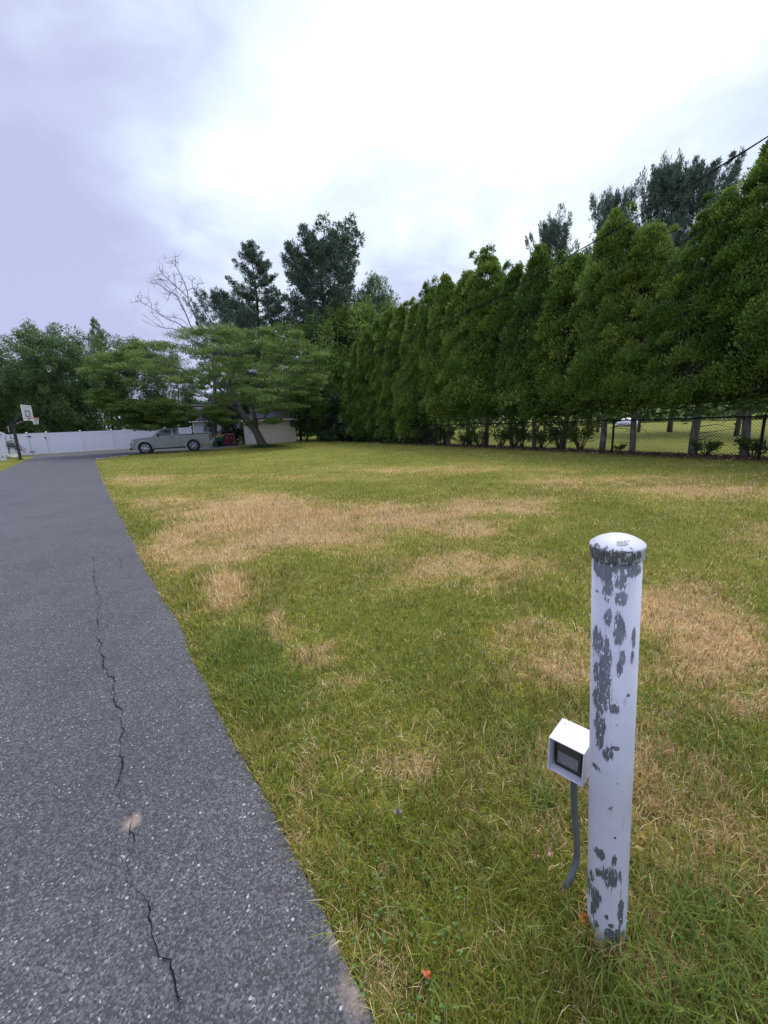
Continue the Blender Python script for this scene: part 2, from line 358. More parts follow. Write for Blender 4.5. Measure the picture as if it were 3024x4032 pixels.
# driveway slab: slightly proud of the lawn with a rough broken edge
MT['asphalt'], t_, b_, o_ = newmat('asphalt')
tc = t_.nodes.new('ShaderNodeTexCoord')
v1 = nd(t_, 'ShaderNodeTexVoronoi', i_Scale=165.0); t_.links.new(tc.outputs['Object'], v1.inputs['Vector'])
v2 = nd(t_, 'ShaderNodeTexVoronoi', i_Scale=75.0); t_.links.new(tc.outputs['Object'], v2.inputs['Vector'])
nb = nd(t_, 'ShaderNodeTexNoise', i_Scale=.9, i_Detail=10.0, i_Roughness=.72); t_.links.new(tc.outputs['Object'], nb.inputs['Vector'])
nc = nd(t_, 'ShaderNodeTexNoise', i_Scale=230.0, i_Detail=3.0, i_Roughness=.7); t_.links.new(tc.outputs['Object'], nc.inputs['Vector'])
sp = t_.nodes.new('ShaderNodeSeparateColor'); t_.links.new(v1.outputs['Color'], sp.inputs[0])
c = t_.nodes.new('ShaderNodeValToRGB'); t_.links.new(sp.outputs[0], c.inputs[0]); e = c.color_ramp.elements
e[0].position = 0; e[0].color = (.026, .0265, .030, 1); e[1].position = 1; e[1].color = (.36, .35, .34, 1)
for p_, q_ in ((.35, (.043, .043, .045)), (.80, (.096, .095, .098)), (.97, (.128, .127, .126)), (.992, (.22, .22, .215))): k = e.new(p_); k.color = (*q_, 1)
sp2 = t_.nodes.new('ShaderNodeSeparateColor'); t_.links.new(v2.outputs['Color'], sp2.inputs[0])
st = mth(t_, 'GREATER_THAN', sp2.outputs[1], .989)
st = mth(t_, 'MULTIPLY', st, mth(t_, 'LESS_THAN', v2.outputs['Distance'], .36))
m1 = t_.nodes.new('ShaderNodeMixRGB'); t_.links.new(st, m1.inputs[0]); t_.links.new(c.outputs[0], m1.inputs[1]); m1.inputs[2].default_value = (.38, .37, .35, 1)
rg = t_.nodes.new('ShaderNodeMapRange'); rg.inputs[1].default_value = .3; rg.inputs[2].default_value = .7; rg.inputs[3].default_value = .74; rg.inputs[4].default_value = 1.28; t_.links.new(nb.outputs['Fac'], rg.inputs[0])
rg2 = t_.nodes.new('ShaderNodeMapRange'); rg2.inputs[1].default_value = .3; rg2.inputs[2].default_value = .7; rg2.inputs[3].default_value = .6; rg2.inputs[4].default_value = 1.4; t_.links.new(nc.outputs['Fac'], rg2.inputs[0])
vm = t_.nodes.new('ShaderNodeVectorMath'); vm.operation = 'SCALE'; t_.links.new(m1.outputs[0], vm.inputs[0]); t_.links.new(mth(t_, 'MULTIPLY', rg.outputs[0], rg2.outputs[0]), vm.inputs['Scale'])
sm = None; nw = nd(t_, 'ShaderNodeTexNoise', i_Scale=22.0, i_Detail=8.0, i_Roughness=.7); t_.links.new(tc.outputs['Object'], nw.inputs['Vector'])
for (cx, cy, rx, ry) in ((517, 3248, 36, 36), (1440, 3880, 95, 190), (1345, 3690, 26, 110)):
    c0 = G(cx, cy); ax_ = G(cx+rx, cy)-c0; ay_ = G(cx, cy-ry)-c0
    ds = t_.nodes.new('ShaderNodeVectorMath'); ds.operation = 'SUBTRACT'; t_.links.new(tc.outputs['Object'], ds.inputs[0]); ds.inputs[1].default_value = (c0[0], c0[1], .012)
    dd_ = t_.nodes.new('ShaderNodeVectorMath'); dd_.operation = 'LENGTH'; t_.links.new(ds.outputs[0], dd_.inputs[0])
    q = mth(t_, 'SUBTRACT', 1.0, mth(t_, 'MULTIPLY', dd_.outputs['Value'], 1/(.5*(np.linalg.norm(ax_[:2])+np.linalg.norm(ay_[:2])))))
    if cx == 500: q = mth(t_, 'MULTIPLY', q, .45)
    sm = q if sm is None else mth(t_, 'MAXIMUM', sm, q)
sm = mth(t_, 'ADD', mth(t_, 'MAXIMUM', sm, -.6), mth(t_, 'MULTIPLY', mth(t_, 'SUBTRACT', nw.outputs['Fac'], .5), 1.7))
smr = t_.nodes.new('ShaderNodeMapRange'); smr.inputs[1].default_value = -.02; smr.inputs[2].default_value = .6; smr.inputs[4].default_value = .75; t_.links.new(sm, smr.inputs[0])
ms2 = t_.nodes.new('ShaderNodeMixRGB'); t_.links.new(smr.outputs[0], ms2.inputs[0]); t_.links.new(vm.outputs[0], ms2.inputs[1]); ms2.inputs[2].default_value = (.30, .235, .175, 1)
t_.links.new(ms2.outputs[0], b_.inputs['Base Color']); b_.inputs['Roughness'].default_value = .62; b_.inputs['Specular IOR Level'].default_value = .45
hh = mth(t_, 'ADD', mth(t_, 'MULTIPLY', v1.outputs['Distance'], -.6), mth(t_, 'MULTIPLY', nc.outputs['Fac'], .6))
bp = nd(t_, 'ShaderNodeBump', i_Strength=.75, i_Distance=.004); t_.links.new(hh, bp.inputs['Height']); t_.links.new(bp.outputs[0], b_.inputs['Normal'])
import bmesh
def flatpoly(name, pts, z0, z1, mat, kind='structure', parent=None):
    bm = bmesh.new(); top = [bm.verts.new((float(p[0]), float(p[1]), z1)) for p in pts]; lo = [bm.verts.new((float(p[0]), float(p[1]), z0)) for p in pts]
    n = len(pts)
    for i in range(n): bm.faces.new((lo[i], lo[(i+1) % n], top[(i+1) % n], top[i]))
    fc = bm.faces.new(top); bmesh.ops.triangulate(bm, faces=[fc]); bmesh.ops.recalc_face_normals(bm, faces=bm.faces)
    me = bpy.data.meshes.new(name); bm.to_mesh(me); bm.free(); me.materials.append(mat)
    o = bpy.data.objects.new(name, me); COL.objects.link(o)
    if parent: o.parent = parent
    if kind: o['kind'] = kind
    return o
flatpoly('driveway', drive_poly, -.04, .012, MT['asphalt'])

MT['soil'] = simple('soil', (.075, .06, .045), .95, var=.4, scale=12, bump=.6, spec=.1)
flatpoly('soil_bed', [(-31.2, 34.45), (-24.0, 39.3), (-17.3, 44.1), (-17.8, 45.0), (-24.4, 40.35), (-31.4, 35.3)], .004, .018, MT['soil'])
# cracks: thin dark ribbons following the breaks in the asphalt
er = np.random.default_rng(5)
MT['crack'] = simple('crack', (.012, .012, .014), .95, spec=.05)
CR = [[(367, 2188), (371, 2248), (374, 2298), (381, 2343), (401, 2352), (404, 2375), (384, 2412), (383, 2462), (396, 2492), (381, 2519), (399, 2536), (386, 2566), (409, 2591), (411, 2621), (426, 2666), (451, 2676), (456, 2700), (449, 2740), (449, 2775), (478, 2795), (482, 2850), (484, 2890), (468, 2924), (471, 2959), (486, 2994), (470, 3072), (474, 3145), (488, 3185), (505, 3205), (517, 3260), (531, 3318), (520, 3365), (495, 3405), (512, 3440), (531, 3492), (553, 3542), (586, 3564), (589, 3637), (600, 3680), (625, 3745), (662, 3803), (690, 3868), (709, 3919), (712, 4060)],
      [(478, 2795), (503, 2805), (520, 2780)], [(396, 2492), (420, 2480), (432, 2450)], [(586, 3564), (560, 3600), (556, 3640)], [(466, 2195), (478, 2230), (486, 2255), (476, 2273)], [(628, 2348), (600, 2358), (570, 2377), (567, 2405)]]
for ci, path in enumerate(CR):
    p = np.array([G(*q)[:2] for q in path]); p = resample(p, .012)
    k = np.arange(len(p)); p = p+np.stack([fbm(n1, k*.30, k*0+ci*9, 3)-.5, fbm(n2, k*.30, k*0+ci*9, 3)-.5], -1)*.030+er.normal(size=(len(p), 2))*.0022
    tg = np.gradient(p, axis=0); tg /= np.linalg.norm(tg, axis=1, keepdims=True)+1e-9; sd = np.stack([-tg[:, 1], tg[:, 0]], -1)
    wd = (.0005+.0021*np.clip(fbm(n3, k*.12, k*0+ci*7, 3)*2-.65, 0, 1))*(1.15 if ci == 0 else .7)
    wd = wd*np.clip(np.minimum(k, len(k)-1-k)/6, .1, 1)
    q = MB(); z = np.full((len(p), 1), .0165)
    vv = np.stack([np.hstack([p-sd*wd[:, None], z]), np.hstack([p+sd*wd[:, None], z])], 1).reshape(-1, 3)
    i = np.arange(len(p)-1)*2
    q.add(vv, np.stack([i, i+1, i+3, i+2], -1))
    tag(q.build('crack', MT['crack']), kind='structure')
# pale broken kerb stones where the lawn's far corner meets the drive
MT['stone'] = simple('stone', (.34, .32, .28), .85, var=.3, scale=9, bump=.5)
er = np.random.default_rng(5)

# ------------------------------------------------------------------ grass blades, clover, litter
MT['grass'], t_, b_, o_ = newmat('grass_blade')
at = t_.nodes.new('ShaderNodeAttribute'); at.attribute_name = 'bladecol'
t_.links.new(at.outputs['Color'], b_.inputs['Base Color']); b_.inputs['Roughness'].default_value = .5; b_.inputs['Specular IOR Level'].default_value = .3
tr = t_.nodes.new('ShaderNodeBsdfTranslucent'); t_.links.new(at.outputs['Color'], tr.inputs[0])
ms = t_.nodes.new('ShaderNodeMixShader'); ms.inputs[0].default_value = .3; t_.links.new(b_.outputs[0], ms.inputs[1]); t_.links.new(tr.outputs[0], ms.inputs[2]); t_.links.new(ms.outputs[0], o_.inputs[0])
GREEN = np.array([(.17, .225, .018), (.225, .28, .024), (.32, .335, .038), (.42, .39, .065), (.11, .175, .022)])
STRAW = np.array([(.70, .51, .20), (.84, .62, .30), (.76, .50, .26), (.50, .33, .16), (.90, .75, .45)])
def gcol(d, r, n):
    """d: dryness 0..1 -> blade colours; mixes green, yellow-green and straw blades"""
    g_ = GREEN[r.integers(0, 5, n)]*r.uniform(.75, 1.25, (n, 1)); s_ = STRAW[r.integers(0, 5, n)]*r.uniform(.7, 1.15, (n, 1))
    og = np.array([.33, .28, .07])*r.uniform(.8, 1.2, (n, 1))
    p = np.clip(d*1.15-.05+r.normal(0, .16, n), 0, 1)
    pick = r.random(n)
    out = np.where((pick < p**1.4)[:, None], s_, g_)
    mid = (pick > .78-.3*p) & (pick > p**1.4)
    out = np.where(mid[:, None], og, out)
    return out
def sample_ground(n, y0, y1, r, power=1.0):
    y = np.exp(r.uniform(math.log(y0), math.log(y1), n)); x = r.uniform(-1, 1, n)*(1.02*y+.9)-.04*y
    return x, y
FQ = np.array([10.6, 11.4]); FD = np.array([-.469, .883]); FN = np.array([.883, .469])   # chain-link fence line
POST_BASE = G(2386, 3655); POST_TOP = P(2430, 2148, .885)
def lawn_ok(x, y):
    ok = ~inside(x, y)
    s = (x-FQ[0])*FN[0]+(y-FQ[1])*FN[1]
    ok &= s < .0
    ok &= ~((x > -14.2) & (y > 38.5+(x+13.4)*.73) & (x < -8)) 
    ok &= np.hypot(x-POST_BASE[0], y-POST_BASE[1]) > .06
    ok &= ~((x < -21) & (y > 33.8)) & ~((x < -10) & (y > 37))
    ok &= ~((x < -26.3) & (y > 28.6))
    return ok
gb = MB()
def blades(x, y, h, wd, lean, r, col, seg2=True, z=0.0):
    kp = ~inside(x, y); x, y, h, wd, lean, col = x[kp], y[kp], h[kp], np.broadcast_to(wd, kp.shape)[kp], np.broadcast_to(lean, kp.shape)[kp], np.broadcast_to(col, (len(kp), 3))[kp]
    n = len(x); a = r.uniform(0, 2*math.pi, n); b = a+math.pi/2+r.normal(0, .5, n)
    base = np.stack([x, y, np.full(n, -.006)+z], -1)
    ld = np.stack([np.cos(a), np.sin(a), np.zeros(n)], -1); sd = np.stack([np.cos(b), np.sin(b), np.zeros(n)], -1)*(wd/2)[:, None]
    hh = (h*np.sqrt(np.maximum(1-lean**2, .02)))[:, None]; lx = (h*lean)[:, None]*ld
    up = np.array([0, 0, 1.])
    if seg2:
        mdl = base+up*hh*.62+lx*.32; tip = base+up*hh*.92+lx
        v = np.stack([base-sd, base+sd, mdl+sd*.85, mdl-sd*.85, tip], 1).reshape(-1, 3)
        i = np.arange(n)[:, None]*5
        gb.add(v, f4=i+np.array([0, 1, 2, 3]), f3=i+np.array([3, 2, 4]), col=np.repeat(col, 5, axis=0))
    else:
        tip = base+up*hh+lx
        v = np.stack([base-sd, base+sd, tip], 1).reshape(-1, 3)
        i = np.arange(n)[:, None]*3
        gb.add(v, f3=i+np.array([0, 1, 2]), col=np.repeat(col, 3, axis=0))
r = np.random.default_rng(11)
NB = 760000
x, y = sample_ground(NB, .45, 42, r)
clump = fbm(n2, x*14, y*14, 3)
ok = lawn_ok(x, y) & (clump > r.uniform(.18, .60, NB)*np.clip(1.2-y*.08, .2, 1))
x, y = x[ok], y[ok]; n = len(x); d = dryness(x, y)
patch = fbm(n3, x*1.1, y*1.1, 3)
h = (.022+.030*r.random(n)+.030*np.clip(fbm(n1, x*2.5, y*2.5, 3)-.42, 0, 1)*2)*(1+.25*np.clip(y/10, 0, 1))
tallp = np.exp(-(((x-G(880, 2310)[0])/.5)**2+((y-G(880, 2310)[1])/.55)**2))+.8*np.exp(-(((x-G(1065, 2490)[0])/.09)**2+((y-G(1065, 2490)[1])/.1)**2))+.6*np.exp(-(((x-G(1020, 2040)[0])/2.2)**2+((y-G(1020, 2040)[1])/1.2)**2))
h = h*(1+1.7*tallp*(r.random(n) > .35))
wd = .0024*np.clip(y, .8, 60)**.62*r.uniform(.6, 1.3, n)
lean = np.clip(r.normal(.55, .25, n), .05, .97)
col = gcol(d, r, n)*(0.60+.40*patch[:, None]+.40*fbm(n4, x*6.5+2, y*6.5, 3)[:, None])
near = y < 9
blades(x[near], y[near], h[near], wd[near], lean[near], r, col[near]); fr = ~near
blades(x[fr], y[fr], h[fr]*.95, wd[fr], lean[fr]*.8, r, col[fr], seg2=False)
# edge fringe flopping over the asphalt
seg = RE[(RE[:, 1] > .4)]
k = r.integers(0, len(seg)-1, 26000); k = (len(seg)*(k/len(seg))**1.6).astype(int)
off = np.abs(r.normal(0, .022, 26000))+.002
ex, ey = seg[k, 0]+nrm_[0]*off+r.normal(0, .03, 26000), seg[k, 1]+nrm_[1]*off+r.normal(0, .03, 26000)
ok = ~inside(ex, ey); ex, ey = ex[ok], ey[ok]; n = len(ex)
blades(ex, ey, .03+.03*r.random(n), .0026*np.clip(ey, .8, 30)**.6, np.clip(r.normal(.7, .2, n), .1, .97), r, gcol(np.clip(dryness(ex, ey)+.12, 0, 1), r, n))
# long coarse blades and seed stalks
x, y = sample_ground(5200, .45, 7, r); ok = lawn_ok(x, y); x, y = x[ok], y[ok]; n = len(x)
blades(x, y, .06+.07*r.random(n), .0048*np.clip(y, .8, 10)**.4, np.clip(r.normal(.75, .15, n), .2, .97), r, np.array([.17, .23, .04])*r.uniform(.7, 1.4, (n, 1)))
x, y = sample_ground(10000, .45, 9, r); ok = lawn_ok(x, y) & (dryness(x, y) > .08); x, y = x[ok], y[ok]; n = len(x)
blades(x, y, .035+.06*r.random(n), .0022*np.clip(y, .8, 10)**.5, np.clip(r.normal(.85, .12, n), .2, .985), r, STRAW[r.integers(0, 5, n)]*1.15)
# bare asphalt fringe around the post foot, tufts at the foot
a = r.uniform(0, 6.28, 500); rr = .06+np.abs(r.normal(0, .03, 500))
blades(POST_BASE[0]+rr*np.cos(a), POST_BASE[1]+rr*np.sin(a), .04+.06*r.random(500), np.full(500, .003), np.clip(r.normal(.5, .2, 500), .1, .9), r, gcol(np.full(500, .35), r, 500))
# coarse grass clumps lower right and near the drive
for (cx, cy, s_, n) in ((2980, 3900, .14, 420), (2700, 3950, .10, 260), (1020, 2680, .22, 500), (950, 2560, .18, 350), (2560, 3960, .07, 160), (2760, 3640, .10, 200), (2150, 3180, .05, 90), (2940, 3000, .2, 250), (2050, 2960, .1, 120)):
    q = G(cx, cy); blades(q[0]+r.normal(0, s_, n), q[1]+r.normal(0, s_, n), .07+.07*r.random(n), .0045*np.ones(n)*max(1, q[1])**.4, np.clip(r.normal(.6, .2, n), .1, .95), r, np.array([.15, .21, .035])*r.uniform(.7, 1.4, (n, 1)))
tag(gb.build('grass', MT['grass']), kind='stuff')

# clover and small broad leaves in the near lawn
cb = MB(); n0 = 5200
x, y = sample_ground(n0, .5, 9, r); cn = fbm(n4, x*1.7+3, y*1.7, 3); ok = lawn_ok(x, y) & (cn > .5) & (dryness(x, y) < .42); x, y = x[ok], y[ok]; n = len(x)
for q in range(3):
    a = r.uniform(0, .5, n)+q*2.094; dd = np.stack([np.cos(a), np.sin(a), r.normal(.12, .15, n)], -1)
    sz = .006+.005*r.random(n)
    cb.kites(np.stack([x, y, .022+.012*r.random(n)], -1), dd, sz, sz*1.05, r, side=np.stack([-np.sin(a), np.cos(a), r.normal(0, .15, n)], -1), col=np.array([.10, .19, .04])*r.uniform(.6, 1.4, (n, 1)))
tag(cb.build('clover', MT['grass']), kind='stuff')
# tiny white clover heads
fb = MB(); x, y = sample_ground(800, 2.0, 14, r); ok = lawn_ok(x, y) & (fbm(n4, x*1.7+3, y*1.7, 3) > .5) & (dryness(x, y) < .5); x, y = x[ok], y[ok]
for a, b in zip(x, y): fb.box((a, b, .045), (.0065, .006, .005), R=rotz(a*50), taper=.6)
tag(fb.build('clover_flowers', simple('petal', (.5, .5, .38), .8)), kind='stuff')

# ------------------------------------------------------------------ sensor post (foreground)
def post_paint(name, blobs, amp=.9, fine=34.0, base=-1.15, radius=.0512):
    """white paint flaking off galvanised pipe: blobs are (u, height, ru, rh) on the weathered side"""
    mt, t, b, o = newmat(name)
    tc = t.nodes.new('ShaderNodeTexCoord')
    mp = t.nodes.new('ShaderNodeMapping'); mp.inputs['Scale'].default_value = (1, 1, .24); t.links.new(tc.outputs['Object'], mp.inputs[0])
    n1_ = nd(t, 'ShaderNodeTexNoise', i_Scale=fine, i_Detail=8.0, i_Roughness=.62, i_Distortion=.6); t.links.new(mp.outputs[0], n1_.inputs['Vector'])
    nl = nd(t, 'ShaderNodeTexNoise', i_Scale=14.0, i_Detail=2.0); t.links.new(tc.outputs['Object'], nl.inputs['Vector'])
    sp = t.nodes.new('ShaderNodeSeparateXYZ'); t.links.new(tc.outputs['Object'], sp.inputs[0])
    u = mth(t, 'DIVIDE', sp.outputs[0], radius); h = sp.outputs[2]
    fld = None
    for (bu, bh, ru, rh) in blobs:
        du = mth(t, 'MULTIPLY', mth(t, 'SUBTRACT', u, bu), 1/ru); dh = mth(t, 'MULTIPLY', mth(t, 'SUBTRACT', h, bh), 1/rh)
        q = mth(t, 'SUBTRACT', 1.0, mth(t, 'SQRT', mth(t, 'ADD', mth(t, 'MULTIPLY', du, du), mth(t, 'MULTIPLY', dh, dh))))
        q = mth(t, 'MAXIMUM', q, -.55)
        fld = q if fld is None else mth(t, 'MAXIMUM', fld, q)
    if fld is None: fld = mth(t, 'MULTIPLY', nl.outputs['Fac'], 0.0)
    else:
        front = mth(t, 'LESS_THAN', sp.outputs[1], .012)
        fld = mth(t, 'ADD', mth(t, 'MULTIPLY', mth(t, 'ADD', fld, .55), front), -.55)
    s_ = mth(t, 'ADD', fld, mth(t, 'MULTIPLY', mth(t, 'SUBTRACT', n1_.outputs['Fac'], .5), amp*3.2))
    nf = nd(t, 'ShaderNodeTexNoise', i_Scale=190.0, i_Detail=6.0, i_Roughness=.75); t.links.new(mp.outputs[0], nf.inputs['Vector'])
    s_ = mth(t, 'ADD', s_, mth(t, 'MULTIPLY', mth(t, 'SUBTRACT', nf.outputs['Fac'], .5), 1.15))
    s_ = mth(t, 'ADD', s_, base+1.0)
    mask = t.nodes.new('ShaderNodeMapRange'); mask.inputs[1].default_value = -.01; mask.inputs[2].default_value = .02; t.links.new(s_, mask.inputs[0])
    ni = nd(t, 'ShaderNodeTexNoise', i_Scale=260.0, i_Detail=3.0, i_Roughness=.6); t.links.new(mp.outputs[0], ni.inputs['Vector'])
    keep = mth(t, 'LESS_THAN', mth(t, 'SUBTRACT', ni.outputs['Fac'], mth(t, 'MULTIPLY', mth(t, 'MINIMUM', mth(t, 'MAXIMUM', s_, 0.0), .5), .10)), .575)   # specks of paint left inside the bare areas
    mk_ = mth(t, 'MULTIPLY', mask.outputs[0], keep)
    rim = t.nodes.new('ShaderNodeMapRange'); rim.inputs[1].default_value = -.16; rim.inputs[2].default_value = .0; t.links.new(s_, rim.inputs[0])
    ng = nd(t, 'ShaderNodeTexNoise', i_Scale=70.0, i_Detail=5.0, i_Roughness=.7)
    mg = t.nodes.new('ShaderNodeMapping'); mg.inputs['Scale'].default_value = (1, 1, .35); t.links.new(tc.outputs['Object'], mg.inputs[0]); t.links.new(mg.outputs[0], ng.inputs['Vector'])
    cg = t.nodes.new('ShaderNodeValToRGB'); t.links.new(ng.outputs['Fac'], cg.inputs[0]); e = cg.color_ramp.elements
    e[0].position = .3; e[0].color = (.10, .115, .12, 1); e[1].position = .75; e[1].color = (.20, .215, .22, 1)
    cw = t.nodes.new('ShaderNodeValToRGB'); t.links.new(nl.outputs['Fac'], cw.inputs[0]); e = cw.color_ramp.elements
    e[0].position = .3; e[0].color = (.54, .55, .595, 1); e[1].position = .7; e[1].color = (.61, .62, .66, 1)
    edge = t.nodes.new('ShaderNodeMixRGB'); t.links.new(rim.outputs[0], edge.inputs[0]); t.links.new(cw.outputs[0], edge.inputs[1]); edge.inputs[2].default_value = (.74, .74, .77, 1)
    mc = t.nodes.new('ShaderNodeMixRGB'); t.links.new(mk_, mc.inputs[0]); t.links.new(edge.outputs[0], mc.inputs[1]); t.links.new(cg.outputs[0], mc.inputs[2])
    t.links.new(mc.outputs[0], b.inputs['Base Color'])
    b.inputs['Roughness'].default_value = .5
    t.links.new(mth(t, 'MULTIPLY', mask.outputs[0], .35), b.inputs['Metallic'])
    hh = mth(t, 'ADD', mth(t, 'MULTIPLY', mk_, -1.0), mth(t, 'MULTIPLY', rim.outputs[0], .7))
    hh = mth(t, 'ADD', hh, mth(t, 'MULTIPLY', ng.outputs['Fac'], .15))
    bp = nd(t, 'ShaderNodeBump', i_Strength=.8, i_Distance=.0015); t.links.new(hh, bp.inputs['Height']); t.links.new(bp.outputs[0], b.inputs['Normal'])
    return mt
ax = Vector(POST_TOP-POST_BASE); PH = ax.length+.0
tocam = Vector((0, 0, EYE))-Vector(POST_BASE+POST_TOP)/2; 
zc = ax.normalized(); yc = -(tocam-zc*tocam.dot(zc)).normalized(); xc = yc.cross(zc)
PM = Matrix(((xc.x, yc.x, zc.x, POST_BASE[0]), (xc.y, yc.y, zc.y, POST_BASE[1]), (xc.z, yc.z, zc.z, 0), (0, 0, 0, 1)))
PR = .0512
# peeled patches, read off the crop of the photo as (x, y, rx, ry) -> (u, height) on the pipe
def post_h(ypx):
    lo, hi = -.1, 1.4
    for _ in range(40):
        md = (lo+hi)/2; q = POST_BASE+(POST_TOP-POST_BASE)*md/np.linalg.norm(POST_TOP-POST_BASE)
        v = q-np.array([0, 0, EYE]); py = 2016-F_PX*(v@_U)/(v@_F)
        if py > ypx: lo = md
        else: hi = md
    return lo
CB = [(385, 260, 24, 105), (430, 205, 110, 22), (345, 215, 30, 40), (500, 215, 40, 28), (440, 265, 27, 36), (445, 350, 25, 30), (385, 450, 18, 40), (435, 510, 22, 80), (450, 640, 12, 30), (435, 695, 12, 38), (500, 540, 9, 45), (495, 650, 8, 28),
      (335, 600, 30, 70), (375, 650, 22, 110), (350, 760, 42, 70), (350, 860, 36, 80), (405, 895, 25, 18), (345, 1000, 30, 45), (340, 1080, 26, 40), (370, 1130, 18, 40), (395, 1120, 10, 25), (415, 1088, 14, 9), (325, 1225, 22, 12),
      (338, 1642, 26, 22), (405, 1640, 12, 34), (390, 1735, 40, 48), (330, 1740, 14, 18), (295, 1790, 14, 28), (315, 1880, 26, 42), (435, 1910, 12, 75), (370, 1935, 12, 10), (390, 1970, 16, 11), (400, 2025, 42, 36), (318, 2005, 16, 20), (415, 2105, 40, 40), (278, 1870, 10, 55), (300, 1950, 14, 40), (330, 340, 7, 6), (475, 828, 6, 6), (425, 970, 5, 5), (412, 1530, 6, 5), (425, 1260, 5, 5)]
PB = []
for (cx, cy, rx, ry) in CB:
    xc_ = 425-(cy-190)*.0335; hw = 122-(cy-190)*.0124
    h0 = post_h(2050+(cy+ry)/1.302); h1 = post_h(2050+(cy-ry)/1.302)
    PB.append(((cx-xc_)/hw, (h0+h1)/2, rx/hw*1.05, (h1-h0)/2*1.08))
MT['post_paint'] = post_paint('peeling_paint', PB, amp=.85, fine=70.0, base=-1.02)
MT['cap_paint'] = post_paint('cap_paint', [(-.35, -.012, 1.35, .02), (.2, .018, .22, .004), (.3, .004, .35, .003), (-.75, .008, .15, .006)], amp=.8, fine=58.0, base=-1.10)
root = empty('sensor_post', (0, 0, 0), label='leaning white pipe post with peeling paint and small gate sensor box beside the driveway', cat='post')
root.matrix_world = PM
pb = MB(); pb.lathe([(PR+.002, -.03), (PR, .02), (PR, .5), (PR, PH-.0)], 64)
cb_ = MB(); cb_.lathe([(PR+.0005, -.024), (PR+.0035, -.0245), (PR+.0045, -.022), (PR+.0045, -.002), (PR+.0058, .001), (PR+.006, .004), (PR+.0045, .0065), (PR-.002, .0115), (PR-.010, .0168), (PR-.022, .0222), (PR-.038, .0265), (.004, .0285), (.0001, .0287)], 64)
cap = cb_.build('cap', MT['cap_paint'], root, smooth=True, loc=(0, 0, PH)); 
# lifted flakes of paint standing off the pipe
fl = pb; r = np.random.default_rng(3)
def flake(a, h, s_):
    out_ = np.array([math.sin(a), -math.cos(a), 0]); c_ = out_*(PR+.0006)+np.array([0, 0, h])
    d__ = out_*r.uniform(.25, .9)+np.array([0, 0, r.choice([-1, 1])*r.uniform(.4, 1)])+np.array([math.cos(a), math.sin(a), 0])*r.normal(0, .5)
    fl.kites(c_[None], d__[None], s_, s_*r.uniform(.6, 1.1), r, side=np.array([[math.cos(a), math.sin(a), r.normal(0, .3)]]))
for (u, h, ru, rh) in PB:
    for k in range(3 if rh > .02 else 1):
        th = r.uniform(0, 6.28); uu = u+ru*.95*math.cos(th); hh = h+rh*.95*math.sin(th)
        if abs(uu) < .97: flake(math.asin(uu), hh, r.uniform(.0025, .006))
for k in range(80): flake(r.choice([-1, 1])*r.uniform(1.2, 1.62), r.uniform(.03, PH-.04), r.uniform(.002, .005))
pipe = pb.build('pipe', MT['post_paint'], root, smooth=True)
# hooded photo-eye box on the drive side
BC = np.array([.490, .984, .522]); yaw = -2.3475; bw, bh_, bd = .099, .116, .105
inv = np.array(PM.inverted())
def topost(M4): return Matrix(inv.tolist()) @ M4
nb_ = np.array([math.cos(yaw), math.sin(yaw), 0]); rt = np.array([-nb_[1], nb_[0], 0])
BM = Matrix(((rt[0], -nb_[0], 0, BC[0]), (rt[1], -nb_[1], 0, BC[1]), (0, 0, 1, BC[2]), (0, 0, 0, 1)))   # local: x right, y into the box, z up
hb = MB(); th = .0032
hb.box((0, bd/2, bh_/2-th/2), (bw, bd, th)); hb.box((0, bd/2+.004, -bh_/2+th/2), (bw, bd-.008, th))
hb.box((-bw/2+th/2, bd/2, 0), (th, bd, bh_-2*th)); hb.box((bw/2-th/2, bd/2, 0), (th, bd, bh_-2*th)); hb.box((0, bd-th/2, 0), (bw-2*th, th, bh_-2*th))
MT['hoodpaint'], t_, b_, o_ = newmat('hood_paint')
tc = t_.nodes.new('ShaderNodeTexCoord'); n_ = nd(t_, 'ShaderNodeTexNoise', i_Scale=75.0, i_Detail=5.0, i_Roughness=.6); t_.links.new(tc.outputs['Object'], n_.inputs['Vector'])
c = t_.nodes.new('ShaderNodeValToRGB'); t_.links.new(n_.outputs['Fac'], c.inputs[0]); e = c.color_ramp.elements
e[0].position = .31; e[0].color = (.42, .20, .12, 1); e[1].position = .345; e[1].color = (.66, .66, .70, 1)
k = e.new(.66); k.color = (.68, .68, .72, 1); k = e.new(.69); k.color = (.30, .31, .34, 1)
t_.links.new(c.outputs[0], b_.inputs['Base Color']); b_.inputs['Roughness'].default_value = .45
hood = hb.build('sensor_hood', MT['hoodpaint'], root, bevel=.0012); hood.matrix_local = topost(BM)
sb = MB(); sb.box((0, 0, 0), (bw-.014, .05, bh_-.012)); eye = sb.build('sensor_body', simple('black_plastic', (.012, .012, .013), .35, var=.1), hood, bevel=.004, loc=(.002, .055, 0))
lb = MB(); lb.box((0, 0, 0), (bw-.032, .004, bh_-.036)); mt_, t_, b_, o_ = newmat('smoked_lens'); b_.inputs['Base Color'].default_value = (.05, .052, .055, 1); b_.inputs['Roughness'].default_value = .08; b_.inputs['Coat Weight'].default_value = .6
MT['lens'] = mt_
lp = MB(); lp.box((0, 0, 0), (bw-.042, .002, (bh_-.04)*.5)); lpo = lp.build('lens_plate', simple('lens_grey', (.20, .20, .205), .25, var=.25, scale=60), hood, loc=(-.001, .0262, -.014))  # lighter grey plate over the lower half of the lens
lens = lb.build('sensor_lens', MT['lens'], hood, bevel=.001, loc=(.001, .0285, .001))
